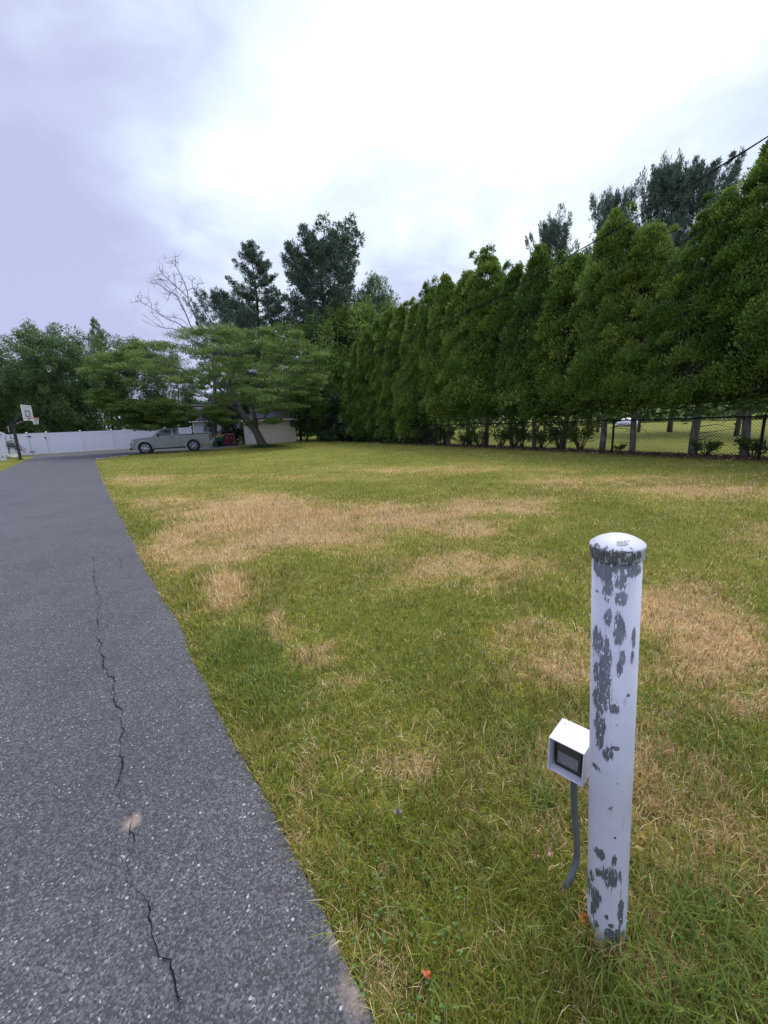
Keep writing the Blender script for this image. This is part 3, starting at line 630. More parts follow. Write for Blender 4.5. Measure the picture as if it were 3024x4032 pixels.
br = MB(); br.box((0, 0, 0), (.03, .03, .05)); bk = br.build('bracket', MT['white'], hood, loc=(bw/2-.006, bd*.72, 0))
# grey conduit from the box into the ground
cp = [BC-np.array([0, 0, bh_/2])+(-nb_)*.055+rt*.008]
for (px, py, Yc) in ((2262, 3200, 1.045), (2272, 3300, 1.04), (2268, 3390, 1.035)):
    cp.append(P(px, py, Yc))
cp.append(G(2240, 3470, .035)); cp.append(G(2205, 3520, -.02))
cp = np.array(cp); tt = np.linspace(0, len(cp)-1, 40)
def catmull(p, t):
    i = np.clip(t.astype(int), 0, len(p)-2); f = (t-i)[:, None]; g = lambda k: p[np.clip(k, 0, len(p)-1)]
    a, b, c, d = g(i-1), g(i), g(i+1), g(i+2)
    return .5*((2*b)+(-a+c)*f+(2*a-5*b+4*c-d)*f*f+(-a+3*b-3*c+d)*f**3)
cc = catmull(cp, tt); qb = MB(); qb.tube(cc, .0098, 14)
cond = qb.build('conduit', simple('grey_conduit', (.10, .115, .12), .55, var=.15, scale=30), root, smooth=True); cond.matrix_local = topost(Matrix.Identity(4))

# leaves and small things lying in the grass
def leafthing(name, px, py, size, col, label, cat, seed, h=.03):
    r = np.random.default_rng(seed); q = G(px, py); b = MB(); n = 9
    a = np.linspace(0, 2*math.pi, n, endpoint=False); rr = size*(.7+.5*r.random(n))
    v = [(0, 0, .004)]+[(rr[i]*math.cos(a[i]), rr[i]*math.sin(a[i])*.7, .012*r.normal()+.35*rr[i]*r.random()) for i in range(n)]
    b.poly(v, [[0, i+1, (i+1) % n+1] for i in range(n)])
    b.kites(r.normal(size=(7, 3))*size*.35, r.normal(size=(7, 3)), size*1.2, size*.8, r)
    o = b.build(name, simple(name+'_skin', col, .7, var=.35, scale=120), None, loc=(q[0], q[1], h)); o.rotation_euler = (.2, -.3, seed)
    return tag(o, label, cat)
leafthing('dry_leaf', 2297, 3655, .016, (.55, .12, .03), 'bright orange dry leaf at the foot of the white post', 'leaf', 2, .035)
leafthing('dry_leaf', 2158, 3392, .012, (.45, .28, .18), 'pinkish tan shrivelled clump in grass nearest the grey conduit', 'leaf', 3, .035)
leafthing('dry_leaf', 2112, 3400, .009, (.42, .24, .13), 'small tan shrivelled clump in grass, left of its pinkish neighbour', 'leaf', 4, .035)
leafthing('dry_leaf', 1568, 3228, .014, (.34, .27, .24), 'greyish crumpled leaf in grass midway between drive and post', 'leaf', 5, .035)
leafthing('dry_leaf', 1690, 3873, .012, (.42, .12, .04), 'rusty orange leaf flat in grass near the bottom of the photo', 'leaf', 6, .03)

# ------------------------------------------------------------------ chain-link fence
FH = 1.22
fence = empty('chain_link_fence', (*FQ, 0), label='black chain link fence running below the tall hedge', cat='fence')
def fpt(t, z=0.): return np.array([FD[0]*t, FD[1]*t, z])
FT = [-8.6, -4.3, 0, 4.3, 8.6, 11.0, 15.0, 19.0, 23.0, 27.0]
for t in FT:
    b = MB(); lean_ = .03*math.sin(t*3); big = .038 if t in (0, 4.3, -4.3) else .03
    b.tube([fpt(t, -.05), fpt(t+lean_, FH+.03)], big, 10); b.lathe([(big+.004, 0), (big+.004, .03), (.001, .055)], 10, c=fpt(t+lean_, FH+.02))
    b.build('post', MT['chain'], fence, smooth=False)
b = MB(); b.tube([fpt(t, FH+.012*math.sin(t*1.7)) for t in np.linspace(-8.6, 27, 60)], .022, 8); b.build('top_rail', MT['chain'], fence, smooth=True)
b = MB(); pit = .092; L_ = 35.6
for sgn in (1, -1):
    t0 = -8.6-(FH if sgn > 0 else 0)
    for t in np.arange(-8.6-FH, 27+FH, pit):
        a0, a1 = t, t+FH*.92
        za, zb = (.02, FH-.02) if sgn > 0 else (FH-.02, .02)
        s0, s1 = max(a0, -8.6), min(a1, 27)
        if s1 <= s0: continue
        z0 = za+(zb-za)*(s0-a0)/(a1-a0); z1 = za+(zb-za)*(s1-a0)/(a1-a0)
        b.tube([fpt(s0, z0)+np.array([*FN*-.006*sgn, 0])*1.0, fpt(s1, z1)+np.array([*FN*-.006*sgn, 0])], .0034, 3, caps=False)
b.build('wire_mesh', MT['chain'], fence)

# leaf litter along the fence foot
r = np.random.default_rng(9); b = MB(); n = 14000
t = r.uniform(-8, 24, n); s_ = np.clip(r.normal(.35, .38, n), -.35, 2.2)
c_ = np.stack([FQ[0]+FD[0]*t+FN[0]*s_, FQ[1]+FD[1]*t+FN[1]*s_, r.uniform(0.005, .05, n)], -1)
dd = r.normal(size=(n, 3))*np.array([1, 1, .3]); ti = np.where(r.random(n) < .05, .98, r.uniform(0, .72, n))
b.kites(c_, dd, r.uniform(.05, .11, n), r.uniform(.03, .07, n), r, tint=ti)
tag(b.build('leaf_litter', MT['litter']), kind='stuff')

# ------------------------------------------------------------------ overhead cables
def onplane(px, py, off):
    d = ray(px, py); o = np.array([0, 0, EYE]); n = np.array([*FN, 0]); q = np.array([*(FQ+FN*off), 0])
    return o+d*(((q-o)@n)/(d@n))
def cable(pts_px, off, rad, label, ext=(14, 10), tw=0.0, group='overhead cables'):
    p = [onplane(a, b_, off) for a, b_ in pts_px]
    s_ = np.array([(q[:2]-FQ)@FD for q in p]); z = np.array([q[2] for q in p])
    co = np.polyfit(s_, z, 2); S_ = np.linspace(s_.min()-ext[0], s_.max()+ext[1], 400)
    zz = np.polyval(co, S_)
    x = FQ[0]+FN[0]*off+FD[0]*S_; y = FQ[1]+FN[1]*off+FD[1]*S_
    x = x+FN[0]*tw*np.sin(S_*.9); y = y+FN[1]*tw*np.sin(S_*.9); zz = zz+tw*np.cos(S_*.9)
    b = MB(); b.tube(np.stack([x, y, zz], -1), rad, 6); o = b.build('power_cable', MT['chain'], smooth=True); tag(o, label, 'cable', group); return o
A_ = [(3024, 535), (2781, 686), (2557, 822), (2374, 940), (2225, 1015), (2063, 1106), (1900, 1194), (1800, 1250)]
B_ = [(3024, 781), (2848, 866), (2577, 1011), (2340, 1127), (2100, 1235), (1900, 1323), (1760, 1390)]
cable(A_, -.45, .016, 'thicker upper black cable crossing above the hedge from upper right')
cable([(a, b_+4) for a, b_ in A_], -.45, .011, 'thin black cable twisted round the upper overhead cable', tw=.03)
cable(B_, -.35, .012, 'lower single black cable passing in front of the hedge')

# ------------------------------------------------------------------ white vinyl fence and gate
def on_line(px, A, B):
    """ground point on wall line A-B seen in photo column px (at eye level)"""
    d = ray(px, 1664-(px-1512)*.043); d = d[:2]; e = np.array(B)-np.array(A); M_ = np.array([[d[0], -e[0]], [d[1], -e[1]]]); s_ = np.linalg.solve(M_, np.array(A)); return d*s_[0]
VA, VB = np.array([-31.0, 35.7]), np.array([-24.3, 40.5])
vdir = (VB-VA)/np.linalg.norm(VB-VA); vang = math.atan2(vdir[1], vdir[0]); vn = np.array([vdir[1], -vdir[0]])
pts_v = {k: on_line(k, VA, VB) for k in (-60, 20, 108, 185, 318, 440, 548, 650, 752)}
def vpost(root, p, org, hh=1.9):
    b = MB(); q = p-org; b.box((q @ vdir, 0, hh/2), (.127, .127, hh)); o = b.build('post', MT['vinyl'], root)
    b = MB(); b.box((q @ vdir, 0, hh+.02), (.17, .17, .04)); b.box((q @ vdir, 0, hh+.065), (.15, .15, .05), taper=.2); b.build('post_cap', MT['vinyl'], o)
def vrun(keys, label, ends=True):
    org = pts_v[keys[0]]; root = empty('vinyl_fence', (*org, 0), vang, label, 'fence', None)
    for i, k in enumerate(keys):
        vpost(root, pts_v[k], org)
        if i+1 < len(keys):
            a, c_ = (pts_v[k]-org) @ vdir+.0645, (pts_v[keys[i+1]]-org) @ vdir-.0645
            b = MB()
            b.box(((a+c_)/2, 0, .95), (c_-a, .022, 1.56)); b.build('panel', MT['vinyl'], root)
            b = MB(); b.box(((a+c_)/2, 0, 1.79), (c_-a, .05, .14)); b.build('top_rail', MT['vinyl'], root, bevel=.006)
            b = MB(); b.box(((a+c_)/2, 0, .13), (c_-a, .05, .16)); b.build('bottom_rail', MT['vinyl'], root, bevel=.006)
    return root
vrun([185, 318, 440, 548, 650, 752], 'long white vinyl privacy fence from the gate to behind the truck')
vrun([-60, 20, 108], 'short white vinyl fence section left of the gate behind the hoop pole')
org = pts_v[108]; gl = (pts_v[185]-pts_v[108]) @ vdir
gate = empty('vinyl_gate', (*org, 0), vang, 'white vinyl gate with two black hinges and a latch', 'gate')
b = MB(); a, c_ = .09, gl-.09; b.box(((a+c_)/2, 0, .97), (c_-a-.3, .02, 1.5)); b.build('panel', MT['vinyl'], gate)
b = MB()
for xx in (a+.075, c_-.075): b.box((xx, 0, .98), (.15, .05, 1.8))
for zz in (.15, 1.8): b.box(((a+c_)/2, 0, zz), (c_-a-.304, .048, .16))
b.build('gate_frame', MT['vinyl'], gate)
for zz in (.3, 1.62):
    b = MB(); b.box((a+.02, -.06, zz), (.30, .035, .07)); b.build('hinge', MT['black'], gate)
b = MB(); b.box((c_-.02, -.06, 1.45), (.12, .05, .1)); b.build('latch', MT['black'], gate)

# ------------------------------------------------------------------ basketball hoop
def oriented(name, loc, rz, *a): return empty(name, loc, rz, *a)
hb0 = G(82, 1810); hoop = empty('basketball_hoop', hb0, .30, 'black pole basketball hoop with clear backboard at the left edge', 'basketball hoop')
b = MB(); b.box((0, 0, 1.22), (.15, .15, 2.5)); b.build('pole', MT['rust'], hoop, bevel=.01)
b = MB(); b.box((0, 0, .02), (.34, .34, .04)); b.build('base_plate', MT['rust'], hoop)
for sg in (-1, 1):
    b = MB(); b.tube([(-.12, sg*.12, 2.42), (.2, sg*.14, 2.75), (.55, sg*.16, 3.15), (.95, sg*.18, 3.35)], .035, 8); b.build('upper_arm', MT['black'], hoop)
    b = MB(); b.tube([(-.12, sg*.1, 2.32), (.35, sg*.13, 2.5), (.95, sg*.16, 2.82)], .03, 8); b.build('lower_arm', MT['black'], hoop)
b = MB(); b.box((.52, 0, 2.62), (.62, .07, .07), R=[[.9, 0, -.43], [0, 1, 0], [.43, 0, .9]]); b.build('spring_arm', MT['white'], hoop)
b = MB(); b.tube([(-.30, 0, 2.38), (-.30, 0, 1.5)], .022, 6); b.tube([(-.30, 0, 2.38), (-.05, 0, 2.40)], .02, 6); b.tube([(-.30, 0, 1.5), (-.05, 0, 1.5)], .03, 6); b.build('crank_handle', MT['black'], hoop)
b = MB(); b.tube([(-.30, 0, 2.36), (-.30, 0, 1.95)], .03, 8); b.build('crank_rod', simple('grey_metal', (.45, .46, .47), .4, metal=.3), hoop)
mt_, t_, b_, o_ = newmat('acrylic'); b_.inputs['Base Color'].default_value = (.75, .85, .86, 1); b_.inputs['Roughness'].default_value = .12; b_.inputs['Alpha'].default_value = .42
b = MB(); b.box((1.0, 0, 3.22), (.015, 1.3, .98)); board = b.build('backboard', mt_, hoop)
b = MB()
for z_, hh in ((3.725, .05), (2.72, .06)): b.box((1.0, 0, z_), (.03, 1.37, hh))
for y_ in (-.67, .67): b.box((1.0, y_, 3.22), (.03, .05, .96))
b.build('board_frame', MT['white'], board)
b = MB(); 
for y0, z0, dy, dz in ((0, 3.36, .62, .05), (-.29, 3.16, .05, .36), (.29, 3.16, .05, .36), (0, 2.99, .53, .045)): b.box((1.012, y0, z0), (.01, dy, dz))
b.build('target_square', simple('dark_print', (.05, .07, .08), .5), board)
b = MB()
for y0 in (-.28, 0, .28): b.box((.96, y0, 2.95), (.04, .10, .36))
b.build('board_struts', MT['black'], board)
red = simple('rim_red', (.55, .05, .045), .45)
rimring = [(1.0+.15+.23+.23*math.cos(a), .23*math.sin(a), 2.86) for a in np.linspace(0, 2*math.pi, 25)]
b = MB(); b.tube(rimring, .014, 6); b.box((1.08, 0, 2.84), (.15, .2, .06)); rim = b.build('rim', red, hoop)
b = MB()
for k in range(12):
    for sg in (-1, 1):
        pl = []
        for j in range(6):
            z_ = j/5; a = 2*math.pi*(k/12+sg*z_*.16); rr = .225-.10*z_**.7; pl.append((1.38+rr*math.cos(a), rr*math.sin(a), 2.85-.44*z_))
        b.tube(pl, .009, 3, caps=False)
b.build('net', simple('net_white', (.7, .7, .68), .9), rim)

# ------------------------------------------------------------------ white garden shed at the left edge
def clap(b, x0, x1, y, z0, z1, step=.13, out=-1, th=.018):
    z = z0
    while z < z1-1e-3:
        zt = min(z+step, z1); b.prism([(y, zt), (y, z), (y+out*th, z)], x0, x1, axis='x') if False else b.poly(
            [(x0, y, zt), (x1, y, zt), (x1, y+out*th, z), (x0, y+out*th, z), (x0, y, z), (x1, y, z)], [[0, 1, 2, 3], [3, 2, 5, 4], [0, 3, 4], [1, 5, 2]]); z = zt
MT['roof'] = simple('shingles', (.085, .085, .10), .9, var=.35, scale=14, bump=.6)
MT['shadow_gap'] = simple('dark_gap', (.03, .03, .035), .8)
s0 = G(26, 1813); gs = empty('garden_shed', s0, .80, 'white garden shed with gable roof cut off by the left edge of photo', 'shed')
b = MB(); b.prism([(-2.6, 0), (0, 0), (0, 1.86), (-1.3, 2.75), (-2.6, 1.86)], 0, 2.6); b.build('wall', MT['white'], gs, validate=False)
b = MB()
for sg, x0 in ((1, 0), (-1, -2.6)):
    ex = x0+sg*.2; b.poly([(-1.3, -.22, 2.78), (ex, -.22, 1.78), (ex, 2.82, 1.78), (-1.3, 2.82, 2.78), (-1.3, -.22, 2.86), (ex, -.22, 1.86), (ex, 2.82, 1.86), (-1.3, 2.82, 2.86)], [[0, 1, 2, 3][::sg], [4, 5, 6, 7][::-sg], [0, 4, 5, 1], [1, 5, 6, 2], [2, 6, 7, 3]])
b.build('roof', MT['roof'], gs)
b = MB()
for sg, x0 in ((1, 0), (-1, -2.6)):
    ex = x0+sg*.215; b.poly([(-1.3, -.235, 2.70), (ex, -.235, 1.70), (ex, -.235, 1.88), (-1.3, -.235, 2.88), (-1.3, -.222, 2.70), (ex, -.222, 1.70), (ex, -.222, 1.88), (-1.3, -.222, 2.88)], [[0, 1, 2, 3], [4, 5, 6, 7], [0, 1, 5, 4], [3, 2, 6, 7], [1, 2, 6, 5]])
b.box((-.07, -.012, .93), (.14, .02, 1.86)); b.box((-1.3, -.012, 1.88), (2.6, .02, .1)); b.build('trim', MT['vinyl'], gs)
b = MB(); b.box((-.75, -.02, .88), (.72, .03, 1.7)); dr = b.build('door', MT['white'], gs)
b = MB(); b.box((-.36, -.03, .88), (.02, .012, 1.7)); b.box((-.75, -.036, 1.2), (.5, .01, .02)); b.box((-.75, -.036, .55), (.5, .01, .02)); b.build('door_groove', MT['shadow_gap'], dr)
b = MB(); b.tube([(-.35, -.1, .32), (-.2, -.12, .36), (-.1, -.12, .3), (-.06, -.12, .2)], .03, 6); tag(b.build('garden_hose', MT['black'], loc=s0), 'black hose end curling against the white garden shed', 'hose')

# pile of stones and drooping plant beside the shed
r = np.random.default_rng(12)
for i, (px, py, s_) in enumerate(((38, 1803, .34), (50, 1806, .30), (60, 1800, .36), (70, 1804, .28), (48, 1796, .3), (66, 1794, .26))):
    q = G(px, py); bm = bmesh.new(); bmesh.ops.create_icosphere(bm, subdivisions=3, radius=s_)
    for v in bm.verts: v.co *= 1+.35*mnoise.noise(v.co*3.2/s_*.5+Vector((i*7, 0, 0)))
    for v in bm.verts: v.co.z *= .55
    me = bpy.data.meshes.new('garden_stone'); bm.to_mesh(me); bm.free(); me.materials.append(MT['stone'])
    o = bpy.data.objects.new('garden_stone', me); COL.objects.link(o); o.location = (q[0], q[1], .1)
    tag(o, 'tan boulder in the small rock pile between garden shed and hoop pole', 'stone', 'rocks beside the garden shed')
# pale stones edging the corner of the lawn
for i in range(8):
    q = np.array(RE[-1])+np.array([.03*math.sin(i*5), .25+.42*i])
    bm = bmesh.new(); bmesh.ops.create_icosphere(bm, subdivisions=2, radius=.07)
    for v in bm.verts: v.co *= 1+.4*mnoise.noise(v.co*9+Vector((i*3, 1, 0)))
    for v in bm.verts: v.co.z *= .5; v.co.x *= 1.5
    me = bpy.data.meshes.new('edging_stone'); bm.to_mesh(me); bm.free(); me.materials.append(simple('pale_stone', (.34, .32, .29), .8, var=.2))
    o = bpy.data.objects.new('edging_stone', me); COL.objects.link(o); o.location = (q[0], q[1], .04); o.rotation_euler = (0, 0, i)
    tag(o, 'pale broken stone edging the far lawn corner by the driveway', 'stone', 'edging stones at the lawn corner')

# ------------------------------------------------------------------ pickup truck
MT['silver'], t_, b_, o_ = newmat('silver_paint')
b_.inputs['Base Color'].default_value = (.21, .235, .235, 1); b_.inputs['Metallic'].default_value = .35; b_.inputs['Roughness'].default_value = .32; b_.inputs['Coat Weight'].default_value = .6; b_.inputs['Coat Roughness'].default_value = .06
MT['tyre'] = simple('tyre', (.016, .016, .017), .85); MT['alloy'] = simple('alloy', (.55, .56, .58), .3, metal=.6, var=.04)
mt_, t_, b_, o_ = newmat('car_glass'); b_.inputs['Base Color'].default_value = (.02, .03, .032, 1); b_.inputs['Roughness'].default_value = .05; b_.inputs['Specular IOR Level'].default_value = .8; MT['glass'] = mt_
mt_, t_, b_, o_ = newmat('headlamp_glass'); b_.inputs['Base Color'].default_value = (.7, .72, .72, 1); b_.inputs['Roughness'].default_value = .1; b_.inputs['Metallic'].default_value = .3; MT['lamp'] = mt_
MT['red'] = simple('red_lens', (.22, .012, .018), .2)
tq = P(765, 1768, 32); tr_ = empty('pickup_truck', (tq[0], tq[1], .012), math.radians(204), 'silver extended cab pickup truck parked on the drive before the white fence', 'truck')
def arc(cx, cz, rr, a0, a1, n=12): return [(cx+rr*math.cos(math.radians(a)), cz+rr*math.sin(math.radians(a))) for a in np.linspace(a0, a1, n)]
WR = .385; AR = .47
bottom = [(-1.14, .50)]+[(-.49, .50)]+arc(0, .40, AR, 168, 12)+[(.47, .36)]+[(2.74, .34)]+arc(3.2, .40, AR, 188, 12)[1:]+[(3.70, .34), (3.98, .36)]
front = [(4.10, .48), (4.13, .72), (4.08, .90), (4.0, 1.03), (3.6, 1.12), (3.0, 1.17), (2.62, 1.20)]
prof_side = bottom+front+[(.84, 1.235), (-1.18, 1.245), (-1.22, .9), (-1.2, .62)]
b = MB()
for sg in (-1, 1):
    y0, y1 = sg*.80, sg*.915; b.prism(prof_side, min(y0, y1), max(y0, y1))
cen = [(-1.14, .52), (2.74, .42), (3.98, .40)]+front+[(.84, 1.235), (.84, .78), (-1.12, .78), (-1.12, 1.24), (-1.18, 1.24), (-1.22, .9), (-1.2, .62)]
b.prism(cen, -.80, .80)
body = b.build('body', MT['silver'], tr_, bevel=.035)
# cab
b = MB()
lowc = [(.86, -.885), (2.66, -.87), (2.66, .87), (.86, .885)]; hic = [(.97, -.70), (1.98, -.69), (1.98, .69), (.97, .70)]
v = [(x, y, 1.17) for x, y in lowc]+[(x, y, 1.735) for x, y in hic]; mid = [(1.01, -.66), (1.90, -.64), (1.90, .64), (1.01, .66)]; v += [(x, y, 1.775) for x, y in mid]
fs = [[0, 3, 2, 1]]+[[i, (i+1) % 4, 4+(i+1) % 4, 4+i] for i in range(4)]+[[4+i, 4+(i+1) % 4, 8+(i+1) % 4, 8+i] for i in range(4)]+[[8, 9, 10, 11]]
b.poly(v, fs); cab = b.build('cab', MT['silver'], tr_, bevel=.03)
def slant(x, z, sg, off=.012):
    yy = .885-(z-1.17)/(1.735-1.17)*.187; return (x, sg*(yy+off), z)
for sg in (1, -1):
    for nm, poly in (('front_window', [(1.40, 1.235), (2.44, 1.225), (1.97, 1.64), (1.84, 1.665), (1.40, 1.665)]), ('rear_window', [(1.01, 1.25), (1.24, 1.245), (1.27, 1.66), (1.13, 1.66), (1.03, 1.58)])):
        b = MB(); n = len(poly); v = [slant(x, z, sg, -.01) for x, z in poly]+[slant(x, z, sg, .008) for x, z in poly]
        b.poly(v, [list(range(n, 2*n))]+[[i, (i+1) % n, n+(i+1) % n, n+i] for i in range(n)]); b.build(nm, MT['glass'], tr_)
    b = MB(); b.box((1.42, sg*.925, 1.12), (.20, .03, .035)); b.build('door_handle', MT['black'], tr_)
    b = MB(); b.box((2.28, sg*1.0, 1.29), (.13, .2, .17)); b.build('mirror', MT['black'], tr_, bevel=.03)
    for x0, z0, z1 in ((.835, .42, 1.22), (1.32, .46, 1.16), (2.52, .5, 1.14)):
        b = MB(); b.box((x0, sg*.914, (z0+z1)/2), (.014, .008, z1-z0)); b.build('door_seam', MT['shadow_gap'], tr_)
    b = MB(); b.box((1.6, sg*.92, .60), (1.75, .022, .05)); b.build('side_moulding', MT['silver'], tr_, bevel=.008)
    b = MB(); b.box((1.6, sg*.90, .30), (2.1, .06, .06)); b.build('sill', MT['black'], tr_)
    b = MB(); b.box((-.17, sg*.86, 1.258), (2.0, .13, .03)); b.build('bed_rail', MT['black'], tr_, bevel=.006)
    for cx in (0, 3.2):
        b = MB(); o_r, i_r = AR+.10, AR-.008; aa = np.linspace(-8, 188, 22); pl = []
        for a in aa:
            ca, sa = math.cos(math.radians(a)), math.sin(math.radians(a)); pl += [(cx+o_r*ca, sg*.912, .40+o_r*sa), (cx+(o_r-.045)*ca, sg*.952, .40+(o_r-.045)*sa), (cx+i_r*ca, sg*.958, .40+i_r*sa), (cx+i_r*ca, sg*.82, .40+i_r*sa)]
        n = len(aa); b.poly(pl, [[4*i+j, 4*i+j+1, 4*i+j+5, 4*i+j+4] for i in range(n-1) for j in range(3)]); b.build('fender_flare', MT['silver'], tr_, smooth=True)
        b = MB(); b.lathe([(AR, sg*.803), (.001, sg*.806)], 40, axis='y', c=(cx, 0, .40)); b.build('wheel_well', MT['black'], tr_)
        # wheel
        w0 = empty('wheel', (cx, sg*.80, WR)); w0.parent = tr_
        b = MB(); b.lathe([(.25, -.10), (.33, -.115), (WR-.02, -.105), (WR, -.07), (WR, .07), (WR-.02, .105), (.33, .115), (.25, .10)], 28, axis='y', cap=False); b.lathe([(.25, -.06), (.25, .06)], 28, axis='y'); b.build('tyre', MT['tyre'], w0, smooth=True)
        b = MB(); b.lathe([(.268, .03), (.268, .112), (.248, .118), (.238, .05)], 28, axis='y', cap=False, c=(0, 0, 0)) if sg > 0 else b.lathe([(.268, -.03), (.268, -.112), (.248, -.118), (.238, -.05)], 28, axis='y', cap=False)
        for k in range(6):
            a = 2*math.pi*k/6+.3
            for da in (-.14, .14):
                c1 = np.array([math.cos(a)*.04, sg*.10, math.sin(a)*.04]); c2 = np.array([math.cos(a+da)*.235, sg*.095, math.sin(a+da)*.235]); b.tube([c1, c2], .02, 6)
        b.lathe([(.06, sg*.06), (.06, sg*.112), (.001, sg*.12)], 14, axis='y'); b.build('rim', MT['alloy'], w0)
    b = MB(); b.box((-.48, sg*.86, .36), (.03, .18, .28)); b.build('mud_flap', MT['black'], tr_)
    b = MB(); b.box((-1.205, sg*.85, 1.02), (.10, .16, .28)); b.build('tail_light', MT['red'], tr_, bevel=.015)
    b = MB(); b.box((3.98, sg*.74, .865), (.26, .33, .17), R=rotz(-sg*.35)); b.build('headlight', MT['lamp'], tr_, bevel=.03)
    b = MB(); b.lathe([(.0, 0), (.07, 0), (.07, .05)], 12, axis='y'); ob = b.build('fog_light', MT['lamp'], tr_, loc=(4.10, sg*.70, .47)); ob.rotation_euler = (0, 0, math.pi/2)
b = MB(); b.box((-1.27, 0, .60), (.16, 1.72, .17)); b.build('rear_bumper', MT['alloy'], tr_, bevel=.03)
b = MB(); b.box((4.10, 0, .40), (.14, 1.7, .16)); b.build('front_bumper_lip', MT['black'], tr_, bevel=.03)
b = MB(); b.box((4.105, 0, .80), (.06, .95, .24)); b.build('grille', MT['black'], tr_, bevel=.01)
b = MB(); v = [(2.655, -.78, 1.20), (2.655, .78, 1.20), (2.02, .64, 1.70), (2.02, -.64, 1.70)]; off = np.array([.012, 0, .012]); v2 = [np.array(q)+off for q in v]; b.poly([np.array(q)-off*.6 for q in v]+v2, [[4, 5, 6, 7], [0, 1, 5, 4], [1, 2, 6, 5], [2, 3, 7, 6], [3, 0, 4, 7]]); b.build('windshield', MT['glass'], tr_)
b = MB(); b.box((.925, 0, 1.47), (.02, 1.15, .34)); b.build('back_window', MT['glass'], tr_)
b = MB(); b.box((1.5, 0, .36), (4.2, .9, .12)); b.build('chassis', MT['black'], tr_)

# ------------------------------------------------------------------ grey neighbour house behind the truck
MT['siding'] = simple('grey_siding', (.42, .44, .50), .6, var=.05, scale=3)
hq = P(770, 1750, 50)
nh = empty('neighbour_house', (hq[0], hq[1], 0), .30, 'pale grey clapboard house with dark roof seen between truck bed and tree', 'house'); nh.scale = (.9, .9, .86)
b = MB(); b.box((5, 4, 1.5), (10, 8, 3.0)); clap(b, 0, 10, -.0, .0, 3.0, .16, -1, .03); b.build('wall', MT['siding'], nh)
b = MB()
b.poly([(-.4, -.5, 2.92), (10.4, -.5, 2.92), (10.4, 4, 5.4), (-.4, 4, 5.4), (-.4, -.5, 3.02), (10.4, -.5, 3.02), (10.4, 4, 5.5), (-.4, 4, 5.5)], [[0, 1, 2, 3], [4, 5, 6, 7], [0, 1, 5, 4], [0, 4, 7, 3], [1, 2, 6, 5]])
b.poly([(-.4, 8.5, 2.92), (10.4, 8.5, 2.92), (10.4, 4.004, 5.4), (-.4, 4.004, 5.4), (-.4, 8.5, 3.02), (10.4, 8.5, 3.02), (10.4, 4.004, 5.5), (-.4, 4.004, 5.5)], [[0, 1, 2, 3], [4, 5, 6, 7], [0, 1, 5, 4], [0, 4, 7, 3], [1, 2, 6, 5]])
b.build('roof', MT['roof'], nh)
b = MB(); b.poly([(0, 0.01, 3.0), (0, 7.99, 3.0), (0, 4, 5.35), (.02, 0.01, 3.0), (.02, 7.99, 3.0), (.02, 4, 5.35)], [[0, 1, 2], [3, 4, 5]]); b.build('gable', MT['siding'], nh)
b = MB(); b.box((5, -.53, 2.97), (10.8, .05, .14)); b.box((.05, -.045, 1.5), (.12, .06, 2.9)); b.build('trim', MT['white'], nh)

# ------------------------------------------------------------------ beige shed
a0, a1 = np.array([-12.95, 39.4]), np.array([-8.55, 41.6]); sd_ = a1-a0; SL = np.linalg.norm(sd_)
shed = empty('storage_shed', (*a0, 0), math.atan2(sd_[1], sd_[0]), 'beige storage shed with grey shingle roof and white door behind the leaning tree', 'shed')
MT['beige'], t_, b_, o_ = newmat('beige_boards')
tc = t_.nodes.new('ShaderNodeTexCoord'); wv = nd(t_, 'ShaderNodeTexWave', i_Scale=2.1, i_Distortion=0.0); wv.bands_direction = 'X'; t_.links.new(tc.outputs['Object'], wv.inputs['Vector'])
c = t_.nodes.new('ShaderNodeValToRGB'); t_.links.new(wv.outputs['Fac'], c.inputs[0]); e = c.color_ramp.elements; e[0].position = .02; e[0].color = (.30, .27, .21, 1); e[1].position = .10; e[1].color = (.68, .61, .49, 1); t_.links.new(c.outputs[0], b_.inputs['Base Color']); b_.inputs['Roughness'].default_value = .8
b = MB(); b.box((SL/2+.0, 1.5, 1.12), (SL, 3.0, 2.24)); wl = b.build('wall', MT['beige'], shed)
b = MB(); b.poly([(-.2, -.3, 2.16), (SL+.2, -.3, 2.16), (SL+.2, 1.5, 3.2), (-.2, 1.5, 3.2), (-.2, -.3, 2.27), (SL+.2, -.3, 2.27), (SL+.2, 1.5, 3.32), (-.2, 1.5, 3.32)], [[0, 1, 2, 3], [4, 5, 6, 7], [0, 1, 5, 4], [0, 4, 7, 3], [1, 2, 6, 5]])
b.poly([(-.2, 3.3, 2.16), (SL+.2, 3.3, 2.16), (SL+.2, 1.503, 3.2), (-.2, 1.503, 3.2), (-.2, 3.3, 2.27), (SL+.2, 3.3, 2.27), (SL+.2, 1.503, 3.32), (-.2, 1.503, 3.32)], [[0, 1, 2, 3], [4, 5, 6, 7], [0, 1, 5, 4], [0, 4, 7, 3], [1, 2, 6, 5]])
b.build('roof', MT['roof'], shed)
b = MB(); b.poly([(0.01, 0.0, 2.24), (0.01, 3.0, 2.24), (0.01, 1.5, 3.18)], [[0, 1, 2]]); b.build('gable', MT['beige'], shed)
b = MB(); b.poly([(SL-.01, 0.0, 2.24), (SL-.01, 3.0, 2.24), (SL-.01, 1.5, 3.18)], [[0, 1, 2]]); b.build('gable', MT['beige'], shed)
b = MB(); b.box((SL/2, -.325, 2.215), (SL+.4, .04, .15)); b.box((SL-.05, -.015, 1.08), (.10, .03, 2.16)); b.box((.06, -.018, 1.08), (.10, .03, 2.16)); b.box((.94, -.018, 1.08), (.10, .03, 2.16)); b.build('trim', MT['white'], shed)
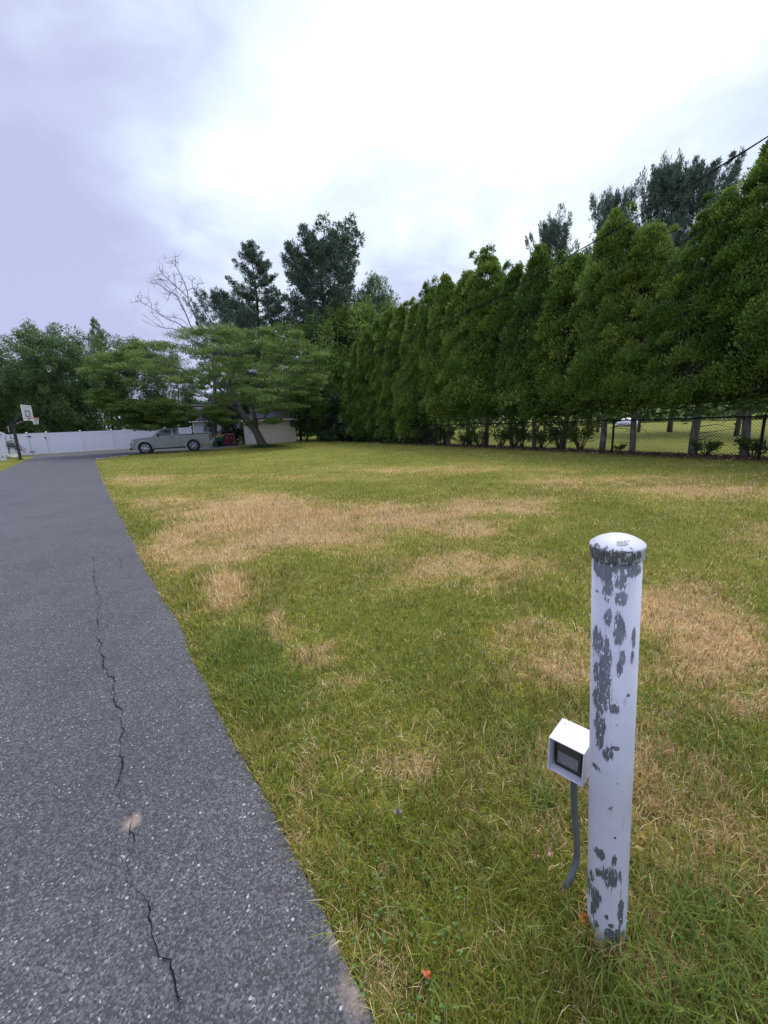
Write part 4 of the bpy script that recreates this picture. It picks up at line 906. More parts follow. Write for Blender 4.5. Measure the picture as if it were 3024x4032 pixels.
b = MB(); b.box((.5, -.03, 1.06), (.77, .04, 2.1)); d1 = b.build('door', MT['white'], shed, bevel=.005)
for x0 in (.30, .70):
    for z0, hh in ((.62, .7), (1.55, .8)):
        b = MB(); b.box((x0, -.055, z0), (.26, .014, hh)); b.build('door_panel', MT['white'], d1, bevel=.01)
b = MB(); b.box((.5, -.056, 1.08), (.012, .012, 2.0)); b.box((.55, -.07, 1.08), (.04, .04, .10)); b.build('door_latch', MT['shadow_gap'], d1)

# ------------------------------------------------------------------ bins, green bin, little table, folded chair
def bin_(px, py, Y, rz, label):
    q = P(px, py, Y); rt_ = empty('trash_bin', (q[0], q[1], 0), rz, label, 'trash bin', 'maroon wheeled bins')
    mr = MT.setdefault('maroon', simple('maroon_plastic', (.17, .018, .042), .5, var=.12))
    b = MB(); b.box((0, 0, .56), (.46, .52, .92), taper=1.28); b.build('bin_body', mr, rt_, bevel=.03)
    b = MB(); b.box((0, -.02, 1.06), (.64, .74, .08), taper=.85); b.build('lid', mr, rt_, bevel=.02)
    b = MB(); b.tube([(-.28, .40, .98), (.28, .40, .98)], .02, 8); b.build('handle', mr, rt_)
    for sg in (-1, 1):
        b = MB(); b.lathe([(.001, -.03), (.13, -.03), (.13, .03), (.001, .03)], 16, axis='y'); o = b.build('wheel', MT['tyre'], rt_, loc=(sg*.26, .25, .13)); o.rotation_euler = (0, 0, math.pi/2)
    b = MB(); b.lathe([(.001, 0), (.085, 0)], 16, axis='y'); o = b.build('label_sticker', simple('sticker', (.62, .56, .56), .6), rt_, loc=(0.02, -.316, .82)); o.rotation_euler = (-.07, 0, 0)
    return rt_
bin_(896, 1752, 37.6, .45, 'maroon wheeled trash bin on the left of the pair beside the shed')
bin_(914, 1752, 37.9, .25, 'maroon wheeled trash bin nearest the white shed door')
MT['green_pl'] = simple('green_plastic', (.012, .14, .065), .5, var=.15)
q = P(866, 1758, 36.0); gt = empty('green_planter', (q[0], q[1], 0), .35, 'dark green raised plastic planter on legs behind the truck tail', 'planter')
b = MB(); b.box((0, 0, .70), (.62, .46, .34), taper=1.1); b.build('tub', MT['green_pl'], gt, bevel=.02)
for sx in (-.24, .24):
    for sy in (-.17, .17):
        b = MB(); b.box((sx, sy, .265), (.06, .06, .53)); b.build('leg', MT['green_pl'], gt)
b = MB(); r = np.random.default_rng(4); b.kites(r.normal(size=(120, 3))*np.array([.18, .12, .05])+np.array([0, 0, .95]), r.normal(size=(120, 3))+np.array([0, 0, .6]), .12, .07, r, tint=r.random(120)); b.build('contents', foliage('straw_leaf', [(.2, .2, .05), (.4, .3, .12), (.6, .55, .4)]), gt)
q = P(850, 1758, 36.2); tb = empty('side_table', (q[0], q[1], 0), .35, 'pale small side table between the truck bumper and green planter', 'table')
b = MB(); b.box((0, 0, .74), (.55, .45, .05)); b.build('table_top', simple('pale_top', (.55, .60, .58), .5), tb, bevel=.01)
b = MB(); b.box((0, -.21, .63), (.5, .02, .16)); b.build('apron', simple('pale_panel', (.5, .56, .54), .5), tb)
for sx in (-.23, .23):
    for sy in (-.18, .18):
        b = MB(); b.box((sx, sy, .357), (.04, .04, .714)); b.build('leg', MT['black'], tb)
q = P(1163, 1735, 43.2); ch = empty('garden_chair', (q[0], q[1], 0), .5, 'white plastic chair half hidden behind the right end of the beige shed', 'chair')
b = MB(); b.box((0, 0, .43), (.5, .46, .04)); b.build('seat', MT['white'], ch, bevel=.01)
b = MB(); 
for k in range(5): b.box((-.19+.095*k, .24, .75), (.05, .03, .6))
b.box((0, .24, 1.06), (.5, .04, .08)); b.build('backrest', MT['white'], ch)
for sx in (-.22, .22):
    for sy in (-.2, .22):
        b = MB(); b.box((sx, sy, .205), (.045, .045, .41)); b.build('leg', MT['white'], ch)

# ------------------------------------------------------------------ trees
def unit(v): return v/(np.linalg.norm(v, axis=-1, keepdims=True)+1e-9)
def arbor_variant(seed, z0=1.75, per=190, big=.14):
    """columnar arborvitae, unit height 8: returns crown and trunk meshes"""
    r = np.random.default_rng(seed); H = 8.0
    cr = MB(); ph = r.uniform(0, 6.28, 3)
    def prof(t, a):
        base = np.where(t < .1, .82+1.8*t, 1.0)*np.clip(1-t, 0, 1)**.58
        return 1.50*base*(1+.13*np.sin(3*a+ph[0]+t*5)+.10*np.sin(7*a+ph[1]-t*9))
    nc = 380; t = r.random(nc)**1.05; a = r.uniform(0, 2*math.pi, nc)
    R_ = prof(t, a)*r.uniform(.58, 1.16, nc); zc_ = z0+t*(H-z0)
    C_ = np.stack([R_*np.cos(a), R_*np.sin(a), zc_], -1)
    # leaders at the top
    nl = 16; C_ = np.vstack([C_, np.stack([r.normal(0, .22, nl), r.normal(0, .22, nl), H+r.uniform(-.9, .35, nl)], -1)])
    rad = np.concatenate([r.uniform(.20, .46, nc)*np.clip(1.25-t*.55, .5, 1.2), r.uniform(.12, .22, nl)])
    n = len(C_); idx = np.repeat(np.arange(n), per)
    o = unit(r.normal(size=(n*per, 3))); o[:, 2] = np.abs(o[:, 2])*.9-.25*r.random(n*per)
    out_ = unit(np.stack([C_[idx, 0], C_[idx, 1], np.zeros(n*per)], -1)+1e-6)
    o = unit(o+out_*.55)
    pos = C_[idx]+o*(rad[idx]*r.uniform(.45, 1.0, n*per))[:, None]*np.array([1, 1, 1.55])
    d = unit(o*.8+out_*.35+np.array([0, 0, .75])+r.normal(size=(n*per, 3))*.35)
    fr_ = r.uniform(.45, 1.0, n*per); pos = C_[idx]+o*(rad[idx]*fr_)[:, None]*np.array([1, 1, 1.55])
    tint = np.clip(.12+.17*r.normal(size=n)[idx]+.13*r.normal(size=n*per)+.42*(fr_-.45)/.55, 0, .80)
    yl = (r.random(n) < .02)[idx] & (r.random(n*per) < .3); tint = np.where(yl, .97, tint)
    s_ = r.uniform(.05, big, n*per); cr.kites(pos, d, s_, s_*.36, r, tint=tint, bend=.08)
    # straggling low sprays
    ns = 260; a = r.uniform(0, 6.28, ns); rr = r.uniform(.2, 1.35, ns)
    cr.kites(np.stack([rr*np.cos(a), rr*np.sin(a), z0+r.normal(0, .22, ns)], -1), np.stack([np.cos(a), np.sin(a), r.normal(-.3, .4, ns)], -1), .2, .1, r, tint=.25)
    co = MB(); k = 18; T = np.linspace(0, 1, 16); A = np.arange(k)*2*math.pi/k  # solid dark hull added to block see-through and suggest inner shade
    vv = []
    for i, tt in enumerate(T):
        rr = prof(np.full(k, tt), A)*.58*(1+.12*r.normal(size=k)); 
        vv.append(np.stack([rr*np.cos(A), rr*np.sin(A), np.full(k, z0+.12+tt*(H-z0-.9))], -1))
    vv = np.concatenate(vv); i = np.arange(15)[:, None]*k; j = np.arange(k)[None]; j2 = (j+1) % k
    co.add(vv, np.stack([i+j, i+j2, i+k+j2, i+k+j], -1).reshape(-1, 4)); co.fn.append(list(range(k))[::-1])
    tk = MB(); zz = np.linspace(-.1, 5.5, 9); tk.tube(np.stack([.05*np.sin(zz*1.3+ph[2]), .05*np.cos(zz+ph[0]), zz], -1), np.linspace(.11, .05, 9), 9)
    for q in range(16):
        a = r.uniform(0, 6.28); z_ = r.uniform(.35, 2.2); l_ = r.uniform(.3, 1.0); tk.tube([(0, 0, z_), (math.cos(a)*l_*.5, math.sin(a)*l_*.5, z_+.08), (math.cos(a)*l_, math.sin(a)*l_, z_+r.uniform(-.2, .35))], [.016, .010, .004], 4)
    return cr, co, tk
def place_group(name, variants, mats, items, cat, group):
    """variants: list of (crown MB, core MB or None, trunk MB); items: (variant, loc, rz, scale, label)"""
    protos = {}; outp = []
    for (vi, loc, rz, sc, label) in items:
        if vi not in protos:
            root = empty(name, loc, rz, label, cat, group); root.scale = sc
            cr, co, tk = variants[vi]; cr.build('crown', mats[0], root)
            if co is not None: co.build('core_hull', MT['core'], root)
            tk.build('trunk', mats[1], root, smooth=True); protos[vi] = root; outp.append(root)
        else: outp.append(dup(protos[vi], loc, rz, sc, label))
    return outp
# t along the fence, offset behind it, height
HT = [(-6.4, 1.0, 8.6), (-4.6, 1.1, 8.8), (-2.6, 1.05, 8.8), (-.9, 1.1, 8.9), (.75, .95, 8.5), (2.0, .95, 7.4), (4.14, .95, 7.6), (5.3, .9, 8.3), (7.2, 1.1, 7.7), (8.9, 1.0, 8.5), (10.5, 1.1, 8.3), (12.2, 1.0, 9.4), (13.8, 1.1, 9.0), (15.4, 1.0, 9.3), (17.1, 1.1, 9.3), (18.8, 1.0, 8.9), (20.6, 1.1, 9.2), (22.4, 1.0, 9.3), (24.2, 1.1, 9.3), (26.0, 1.0, 8.8), (27.8, 1.1, 8.2), (29.4, 1.2, 7.0)]
ORD = ['first', 'second', 'third', 'fourth', 'fifth', 'sixth', 'seventh', 'eighth', 'ninth', 'tenth', 'eleventh', 'twelfth', 'thirteenth', 'fourteenth', 'fifteenth', 'sixteenth', 'seventeenth', 'eighteenth', 'nineteenth', 'twentieth']
r = np.random.default_rng(77); items = []
for i, (t, o, H) in enumerate(HT):
    p = FQ+FD*t+FN*(o+r.normal(0, .06)); k = i-4
    if k < 0: lab = 'tall green arborvitae beyond the right edge of the photo, behind the chain link fence'
    else: lab = '%s tall green arborvitae of the hedge row counted from the right, behind chain link fence' % ORD[min(k, 19)]
    if k == 1: lab = 'second arborvitae from the right, shorter than both neighbours, lichened trunk behind the fence'
    if k == len(HT)-5: lab = 'leftmost arborvitae of the hedge row, smallest, beside the shed end'
    wsc = r.uniform(.98, 1.32)
    items.append((i % 4 if t < 6.3 else (4+i % 3 if t < 17.5 else 7+i % 2), (p[0], p[1], 0), r.uniform(0, 6.28), (wsc, wsc, H/8.2), lab))
AV = [arbor_variant(100+i, 1.75, 270, .105) for i in range(4)]+[arbor_variant(110+i, 1.45) for i in range(3)]+[arbor_variant(120+i, .35) for i in range(2)]
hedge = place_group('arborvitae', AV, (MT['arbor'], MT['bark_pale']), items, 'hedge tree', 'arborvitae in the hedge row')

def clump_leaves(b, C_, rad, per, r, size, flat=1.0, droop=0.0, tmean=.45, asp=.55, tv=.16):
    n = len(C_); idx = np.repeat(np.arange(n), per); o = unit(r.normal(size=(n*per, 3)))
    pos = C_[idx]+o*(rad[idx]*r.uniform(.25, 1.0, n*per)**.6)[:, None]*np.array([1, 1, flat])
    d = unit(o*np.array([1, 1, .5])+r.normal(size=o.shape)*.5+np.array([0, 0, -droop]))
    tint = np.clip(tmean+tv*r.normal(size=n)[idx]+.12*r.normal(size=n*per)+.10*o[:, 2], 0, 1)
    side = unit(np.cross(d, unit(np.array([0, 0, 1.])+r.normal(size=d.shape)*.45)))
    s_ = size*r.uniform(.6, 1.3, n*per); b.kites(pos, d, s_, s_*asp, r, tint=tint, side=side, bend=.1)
def grow(b, nodes, targets, r, rbase=.05, sag=.08, k=5):
    """connect every target to the nearest lower skeleton node with a curved tapering branch"""
    nodes = [np.array(q, float) for q in nodes]; root_ = nodes[0]
    order = np.argsort(np.linalg.norm(targets-root_, axis=1))
    for i in order:
        q = targets[i]; A = np.array(nodes); dist = np.linalg.norm(A-q, axis=1)+.35*np.maximum(A[:, 2]-q[2], 0)
        j = int(np.argmin(dist)); p = A[j]; L_ = np.linalg.norm(q-p)
        if L_ < .15: continue
        mid_ = (p+q)/2+r.normal(size=3)*L_*.09+np.array([0, 0, sag*L_]); tt = np.linspace(0, 1, 6)[:, None]
        pl = (1-tt)**2*p+2*tt*(1-tt)*mid_+tt**2*q
        r0 = min(rbase, .012+.016*L_); b.tube(pl, np.linspace(r0, r0*.35, 6), k, caps=False)
        nodes += [pl[2], pl[4], pl[5]]
    return nodes
def decid_variant(seed, H=12., Rr=4.2, nc=150, per=240, size=.19, z0=.03, tmean=.42, sparse=False, rad=(.55, 1.05)):
    r = np.random.default_rng(seed); cr, tk = MB(), MB()
    top = H*.80; zz = np.linspace(-.1, top, 12); px = np.cumsum(r.normal(0, .10, 12)); py = np.cumsum(r.normal(0, .10, 12))
    tr_pts = np.stack([px-px[0], py-py[0], zz], -1); tk.tube(tr_pts, np.linspace(.018*H, .03, 12), 9)
    nodes = list(tr_pts[2:]); C_ = []
    while len(C_) < nc:
        o = r.normal(size=3); o /= np.linalg.norm(o); q = o*r.uniform(.45, 1)**.5
        a = math.atan2(q[1], q[0]); wob = 1+.22*math.sin(3*a+seed)+.15*math.sin(5*a+2.1*seed+q[2]*3)
        p = np.array([q[0]*Rr*wob, q[1]*Rr*wob, H*(z0+1)/2+q[2]*H*(1-z0)/2*.96])
        if q[2] < 0: p[:2] *= (.70+.30*r.random())
        C_.append(p)
    C_ = np.array(C_); grow(tk, nodes, C_, r, .09, .06)
    rd = r.uniform(*rad, nc); clump_leaves(cr, C_, rd, per, r, size, .75, .25, tmean)
    return cr, None, tk
def pine_variant(seed, H=22., Rr=5.0, z0=.25, shape='cone', step=.85, tuft=.22, dens=1.0):
    """pine: whorls of limbs carrying flat fans of short upturned needle tufts, with gaps between the whorls"""
    r = np.random.default_rng(seed); cr, tk = MB(), MB(); zz = np.linspace(-.1, H*.98, 14)
    wob = np.stack([.12*np.sin(zz*.5+seed), .12*np.cos(zz*.43+seed), zz], -1); tk.tube(wob, np.linspace(.30, .03, 14)*H/22, 8)
    z = H*z0; TC, TD = [], []
    while z < H*.99:
        t = (z-H*z0)/(H*(1-z0))
        if shape == 'cone': prof = Rr*(1-t)**.85+.35; el0 = .02+.35*t
        else: prof = Rr*(max(0, 1-(max(0, t-.35)/.66)**2.2))**.5*(.85+.15*min(1, t/.3))+.3; el0 = .05+1.05*t**1.3
        for k in range(r.integers(5, 8)):
            a = r.uniform(0, 6.28); L_ = prof*r.uniform(.5, 1.12)*(1+.16*math.sin(2*a+seed)); el = el0+r.uniform(-.12, .12)
            if shape != 'cone' and t > .6: L_ = L_*1.0/max(.55, math.cos(el))*.85; L_ = min(L_, (H-z)/max(.3, math.sin(el))+.6)
            s_ = np.linspace(0, 1, 9); rad_ = L_*s_*np.cos(el*(.5+.5*s_)); up = L_*(np.sin(el)*s_+.14*s_**2)-.05*L_*np.sin(s_*3.14)
            pl = np.stack([rad_*math.cos(a), rad_*math.sin(a), z+up], -1)+np.array([.12*math.sin(z*.5+seed), .12*math.cos(z*.43+seed), 0])
            tk.tube(pl, np.linspace(.05*(1-t*.6), .010, 9)*H/22, 4, caps=False)
            for q in range(int(max(5, L_*9*dens))):
                f_ = r.uniform(.12, 1.0)**.75; i = min(7, int(f_*8)); g_ = f_*8-i; p = pl[i]*(1-g_)+pl[i+1]*g_
                wdt = .42*L_*math.sin(min(1, (1.06-f_)*1.5)*1.3)*.75
                p = p+np.array([-math.sin(a), math.cos(a), 0])*r.uniform(-1, 1)*wdt+np.array([0, 0, abs(r.normal(0, .10))])
                TC.append(p); TD.append((math.cos(a)*.45, math.sin(a)*.45, .9))
        z += step*r.uniform(.7, 1.25)*(1-.35*t)
    for q in range(14): TC.append((r.normal(0, .15), r.normal(0, .15), H-.2+r.uniform(-.7, .3))); TD.append((0, 0, 1))
    TC = np.array(TC); TD = unit(np.array(TD)+r.normal(size=(len(TC), 3))*.25); per = 16; n = len(TC); idx = np.repeat(np.arange(n), per)
    o = unit(r.normal(size=(n*per, 3))); d = unit(TD[idx]*.85+o*.75); ln = tuft*r.uniform(.7, 1.5, n*per)
    tint = np.clip(.36+.2*r.normal(size=n)[idx]+.12*r.normal(size=n*per)+.12*d[:, 2], 0, 1)
    cr.kites(TC[idx]+o*.10+TD[idx]*(r.uniform(0, .22, n*per))[:, None], d, ln, ln*.22, r, tint=tint)
    return cr, None, tk

# ---- two pines and a broadleaf tree in the middle distance, and pines beyond the hedge
PV = [pine_variant(31, 21.6, 6.2, .24, 'cone', dens=1.3), pine_variant(37, 22.8, 5.6, .28, 'round', tuft=.27, dens=1.35), pine_variant(43, 17., 4.6, .25, 'round', step=.8)]
def at_(px, Y): q = P(px, 1664-(px-1512)*.043, Y); return np.array([q[0], q[1], 0.])
PHT = (21.6, 22.8, 17.0)
def pine_at(v, px, py, Y, wd, rz, label):
    q = P(px, py, Y); return (v, (q[0], q[1], 0.), rz, (wd, wd, q[2]/PHT[v]), label)
items = [pine_at(0, 985, 955, 50, 1.15, .3, 'grey green pine with layered limbs, left of the biggest pine'),
         pine_at(1, 1258, 985, 48, 1.12, 1.2, 'largest dark pine with fanned broad crown rising in the middle'),
         pine_at(2, 885, 1190, 54, .95, 2.2, 'small dark pine tip behind the bare branches'),
         pine_at(2, 2180, 925, 36, .55, .5, 'dark pine top showing behind the hedge, furthest left of the hedge pines'),
         pine_at(2, 2410, 835, 34, .55, 2.9, 'pine top behind the hedge under the twisted cable'),
         pine_at(2, 2600, 730, 31, .48, 4.1, 'narrow pine behind the hedge close left of the taller pine'),
         pine_at(1, 2740, 710, 31, .55, 5.0, 'tall open pine with upswept limbs behind the hedge at right'),
         pine_at(0, 3060, 570, 22, .42, 5.0, 'tall pine at the right edge rising above the hedge'),
         (1, at_(2650, 29), .9, (.5, .5, .50), 'low conifer standing on the neighbouring lawn beyond the chain link fence')]
pines = place_group('pine_tree', PV, (MT['pine'], MT['bark']), items, 'pine', 'pine trees above the hedge and behind')
DV = [decid_variant(51, 12, 4.4), decid_variant(52, 12, 4.0, tmean=.36), decid_variant(53, 12, 4.8, nc=130, tmean=.48), decid_variant(54, 13, 3.6, nc=80, per=150, rad=(.5, .95)), decid_variant(55, 12, 4.4, nc=75, per=200, z0=.38, tmean=.48, rad=(.5, .95))]
items = [(0, at_(1490, 50), .4, (1.05, 1.05, 1.50), 'mid green broadleaf tree right of the biggest pine'),
         (4, at_(480, 50), 1.1, (1.0, 1.0, 1.10), 'broadleaf tree behind the fence left of the bare branches'),
         (1, at_(330, 47), 2.4, (1.0, 1.0, 1.14), 'broadleaf tree above the middle of the white fence'),
         (0, at_(215, 45), 3.1, (.85, .85, 1.10), 'dark dense tree behind the white gate'),
         (3, at_(90, 47), 1.9, (1.1, 1.1, .93), 'thin leafy tree behind the basketball hoop, sky showing through'),
         (3, at_(-20, 44), .6, (1.1, 1.1, .9), 'sparse tree at the left edge of the photo above the garden shed'),
         (1, at_(-170, 42), .2, (1.1, 1.1, .95), 'broadleaf tree beyond the left edge of the photo'),
         (0, at_(600, 54), 4.0, (1.0, 1.0, 1.08), 'broadleaf tree behind the truck and the bare branches'),
         (2, at_(730, 60), 5.1, (1.0, 1.0, 1.0), 'broadleaf tree behind the pale grey neighbour house'),
         (1, at_(270, 58), .9, (1.1, 1.1, 1.12), 'further broadleaf tree in the row behind the white fence, second line'),
         (0, at_(120, 56), 5.5, (1.2, 1.2, .95), 'further broadleaf tree far left in the second line behind the fence')]
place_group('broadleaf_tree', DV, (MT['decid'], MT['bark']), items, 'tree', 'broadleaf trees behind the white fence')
# spindly pine tops over the left woods
items = [(0, at_(450, 53), 1.0, (.50, .50, .70), 'thin conifer leader poking above the left woods')]
q = pine_variant(61, 21.6, 5.0, .35, 'cone'); place_group('conifer_tree', [q], (MT['decid'], MT['bark']), items, 'conifer', None)
BV = [decid_variant(71, 8, 3.6, nc=130, per=230, size=.16, z0=.06, tmean=.5), decid_variant(72, 8, 3.2, nc=120, per=230, size=.16, z0=.06, tmean=.42)]
items = [(0, at_(1180, 44), .2, (1.1, 1.1, 1.45), 'bright green leafy tree behind the beige shed'),
         (1, at_(1340, 44), 2.0, (1.2, 1.2, 1.62), 'bright yellow green tree under the biggest pine'),
         (0, at_(1470, 45), 3.3, (1.25, 1.25, 1.66), 'bright green tree between the biggest pine and the hedge'),
         (1, at_(1040, 47), 4.2, (1.0, 1.0, 1.2), 'green leafy tree behind the leaning tree crown'),
         (1, at_(1270, 41), 5.2, (.78, .78, .98), 'light leaved tree at the left end of the hedge')]
place_group('leafy_tree', BV, (MT['bright'], MT['bark']), items, 'tree', 'bright green trees at the hedge end')
# vine covered trees and shrubs
IV = [decid_variant(81, 5, 1.5, nc=70, per=120, size=.15, z0=.0, tmean=.3, rad=(.35, .6)), decid_variant(82, 1.5, 1.1, nc=34, per=90, size=.13, z0=.02, tmean=.42, rad=(.2, .42)), decid_variant(83, 5, 1.2, nc=60, per=120, size=.14, z0=.0, tmean=.2, rad=(.3, .5))]
items = [(0, at_(868, 38.8), .2, (.92, .92, .98), 'dark vine covered tree behind the maroon bins'),
         (2, at_(925, 40.0), 2.2, (1.0, 1.0, 1.0), 'dark ivy clad trunk between bins and shed'),
         (2, at_(1205, 41.5), 1.2, (1.0, 1.0, 1.35), 'dark ivy clad tree at the right end of the beige shed'),
         (0, at_(1262, 40.0), 3.0, (1.0, 1.0, 1.3), 'leafy vine covered tree right of the ivy clad one'),
         (0, at_(1350, 38.5), 4.4, (1.0, 1.0, .85), 'dark leafy bush mound under the left end of the hedge')]
place_group('vine_covered_tree', IV, (MT['ivy'], MT['bark']), items, 'tree', 'vine covered trees near the sheds')
r = np.random.default_rng(8); items = []
SH = [(1300, 37.8, .9), (1395, 36.6, 1.2), (1450, 35.2, 1.1), (1520, 32.8, 1.0), (1590, 30.2, .9), (1650, 28.2, .8), (1700, 26.6, .7)]
for i, (px, Y, s_) in enumerate(SH): items.append((0, at_(px, Y), r.uniform(0, 6), (s_, s_, s_), '%s dark low bush along the hedge foot counted from the beige shed' % ORD[i]))
place_group('low_bush', [IV[1]], (MT['ivy'], MT['bark']), items, 'bush', 'low bushes along the hedge foot')
def shoot_variant(seed, H, Rr, n):
    r = np.random.default_rng(seed); cr, tk = MB(), MB()
    for k in range(n):
        a = r.uniform(0, 6.28); rr = Rr*r.uniform(.2, 1); z1 = H*r.uniform(.5, 1); pl = [(rr*.15*math.cos(a), rr*.15*math.sin(a), 0), (rr*.6*math.cos(a), rr*.6*math.sin(a), z1*.6), (rr*math.cos(a), rr*math.sin(a), z1)]
        tk.tube(pl, [.012, .008, .003], 4)
        p = np.array(pl[2]); m_ = 40; c_ = p+(np.array(pl[1])-p)*(r.random((m_, 1))**1.3)*1.2+r.normal(size=(m_, 3))*.06
        cr.kites(c_, r.normal(size=(m_, 3))*.5+np.array([math.cos(a), math.sin(a), .5]), r.uniform(.07, .14, m_), .05, r, tint=r.uniform(.1, .5, m_))
    return cr, None, tk
SV = [shoot_variant(91, .55, .45, 14), shoot_variant(92, 1.15, .75, 26)]
items = []
for i, (t, v, s_, lab) in enumerate([(.45, 0, 1.1, 'leafy shoots round the first hedge trunk from the right'), (1.7, 0, .9, 'leafy shoots round the second hedge trunk from the right'), (4.6, 0, .55, 'small shoots between two trunks behind the tall fence post'), (6.3, 1, 1.1, 'low dark arborvitae regrowth left of the lichened trunks'), (7.3, 1, 1.15, 'bushy low regrowth under the fifth hedge tree'), (9.6, 1, .9, 'low regrowth behind the fence in the middle of the row'), (11.0, 1, .9, 'dark low regrowth beside the middle fence post'), (13.4, 1, .95, 'low regrowth behind the fence near its left visible post'), (15.6, 1, 1.0, 'dark low regrowth at the last visible fence post')]):
    p = FQ+FD*t+FN*.95; items.append((v, (p[0], p[1], 0), i*1.3, (s_, s_, s_), lab))
for i, t in enumerate(np.arange(8.2, 26, 1.9)):
    p = FQ+FD*t+FN*(.75+.3*math.sin(i*2.3)); items.append((1, (p[0], p[1], 0), i*2.1, (1.05, 1.05, .8+.3*math.sin(i*1.7)), 'dark leafy regrowth between the hedge trunks low behind the left half of the fence'))
place_group('hedge_shoots', SV, (MT['arbor'], MT['bark']), items, 'shrub', 'regrowth shoots at the hedge foot')
# grey drooping plant at the garden shed
r = np.random.default_rng(6); q = G(40, 1800); wp = empty('weeping_plant', (q[0], q[1], 0), 0, 'drooping grey green plant between garden shed and hoop pole', 'plant')
cr, tk = MB(), MB()
for k in range(9):
    a = r.uniform(-.6, .9); l_ = r.uniform(.5, 1.25); z1 = r.uniform(.7, 1.5); s_ = np.linspace(0, 1, 7); pl = np.stack([l_*s_*math.cos(a), l_*s_*math.sin(a), z1+.25*np.sin(s_*2.6)-.5*s_**2], -1); tk.tube(pl, .014, 4)
    i = r.integers(0, 7, 60); cr.kites(pl[i]+r.normal(size=(60, 3))*.05, r.normal(size=(60, 3))*.5+np.array([.5, 0, -.7]), .13, .05, r, tint=r.random(60))
tk.tube([(0, 0, 0), (.02, 0, .8), (-.02, 0, 1.7)], [.04, .03, .015], 6)
cr.build('foliage', foliage('grey_leaf', [(.06, .075, .07), (.10, .12, .11), (.16, .18, .17)]), wp); tk.build('stem', MT['bark'], wp)

# ------------------------------------------------------------------ leaning feathery tree on the lawn
r = np.random.default_rng(15); YT = 32.2
tb0 = G(1040, 1762); lt = empty('leaning_tree', (tb0[0], tb0[1], 0), 0, 'leaning wide crowned feathery tree on the lawn in front of the shed', 'tree')
def PL(px, py, dy=0.): return P(px, py, YT+dy)-np.array([tb0[0], tb0[1], 0])
tk, cr = MB(), MB()
main = [PL(1046, 1772), PL(1030, 1745), PL(1012, 1705), PL(985, 1668), PL(955, 1635), PL(938, 1600, .2), PL(925, 1560, .3), PL(905, 1520, .5)]
tk.tube(main, [.46, .34, .29, .27, .25, .19, .15, .11], 12)
second = [PL(1008, 1690), PL(1003, 1655, -.2), PL(1000, 1620, -.3), PL(988, 1590, -.4), PL(975, 1560, -.5)]; tk.tube(second, [.2, .15, .14, .11, .09], 10)
limbs = [main, second,
 [PL(945, 1615), PL(880, 1590, .3), PL(810, 1565, .6), PL(740, 1545, .8), PL(650, 1500, 1.2), PL(560, 1470, 1.4), PL(470, 1440, 1.5)],
 [PL(938, 1600), PL(870, 1540, -.8), PL(790, 1490, -1.6), PL(700, 1450, -2.2), PL(600, 1410, -2.8)],
 [PL(925, 1560), PL(880, 1490, .8), PL(830, 1420, 1.4), PL(780, 1360, 2.), PL(740, 1320, 2.4)],
 [PL(905, 1520), PL(925, 1450, 0), PL(950, 1390, -.4), PL(980, 1340, -.8)],
 [PL(975, 1560), PL(1030, 1500, -.8), PL(1080, 1440, -1.4), PL(1130, 1390, -2.), PL(1180, 1350, -2.4)],
 [PL(1000, 1620), PL(1050, 1590, .5), PL(1110, 1560, 1.), PL(1180, 1530, 1.4), PL(1240, 1500, 1.8)],
 [PL(1005, 1660), PL(1040, 1640, -.6), PL(1070, 1610, -1.), PL(1100, 1580, -1.4)],
 [PL(880, 1590), PL(800, 1600, -1.), PL(720, 1600, -1.6), PL(640, 1610, -2.), PL(560, 1620, -2.2)],
 [PL(870, 1540), PL(860, 1560, -2.), PL(840, 1570, -3.4), PL(820, 1575, -4.4)],
 [PL(905, 1520), PL(900, 1500, 2.), PL(890, 1470, 3.6), PL(880, 1440, 5.)]]
nodes = []
for i, l_ in enumerate(limbs):
    l_ = np.array(l_); tt = np.linspace(0, len(l_)-1, 18); c_ = catmull(l_, tt)
    if i > 1: c_[1:] += r.normal(size=(17, 3))*.05; tk.tube(c_, np.linspace(.085, .02, 18), 7, caps=False)
    nodes += list(c_)
pads, prad = [], []
TOP = np.array([(330, 1420), (380, 1385), (440, 1375), (520, 1345), (620, 1310), (720, 1285), (800, 1275), (880, 1262), (960, 1285), (1040, 1275), (1120, 1280), (1200, 1300), (1270, 1370)], float)
BOT = np.array([(330, 1440), (380, 1500), (440, 1480), (520, 1500), (620, 1500), (720, 1530), (800, 1560), (880, 1590), (960, 1590), (1040, 1580), (1120, 1600), (1200, 1600), (1270, 1500)], float)
GAPS = [(520, 1330, 95, 18), (640, 1335, 60, 16), (700, 1395, 60, 14), (800, 1330, 30, 22), (760, 1440, 60, 12), (500, 1470, 70, 22), (440, 1530, 55, 45), (620, 1500, 60, 20), (560, 1490, 50, 18), (680, 1520, 50, 18), (780, 1610, 45, 20), (700, 1580, 30, 20), (560, 1560, 40, 12)]
while len(pads) < 330:
    px = r.uniform(335, 1265); a = np.interp(px, TOP[:, 0], TOP[:, 1]); b_ = np.interp(px, BOT[:, 0], BOT[:, 1]); u = r.random()**1.25; py = a+18+(b_-a)*u*.97
    if any(((px-gx)/rx)**2+((py-gy)/ry)**2 < 1 for gx, gy, rx, ry in GAPS): continue
    ed = min(1, (px-330)/250, (1275-px)/200); dy = r.uniform(-1, 1)*(1.2+4.2*ed)*(.4+.6*min(1, (py-a)/90))
    pads.append(PL(px, py, dy)); prad.append(r.uniform(.35, 1.05))
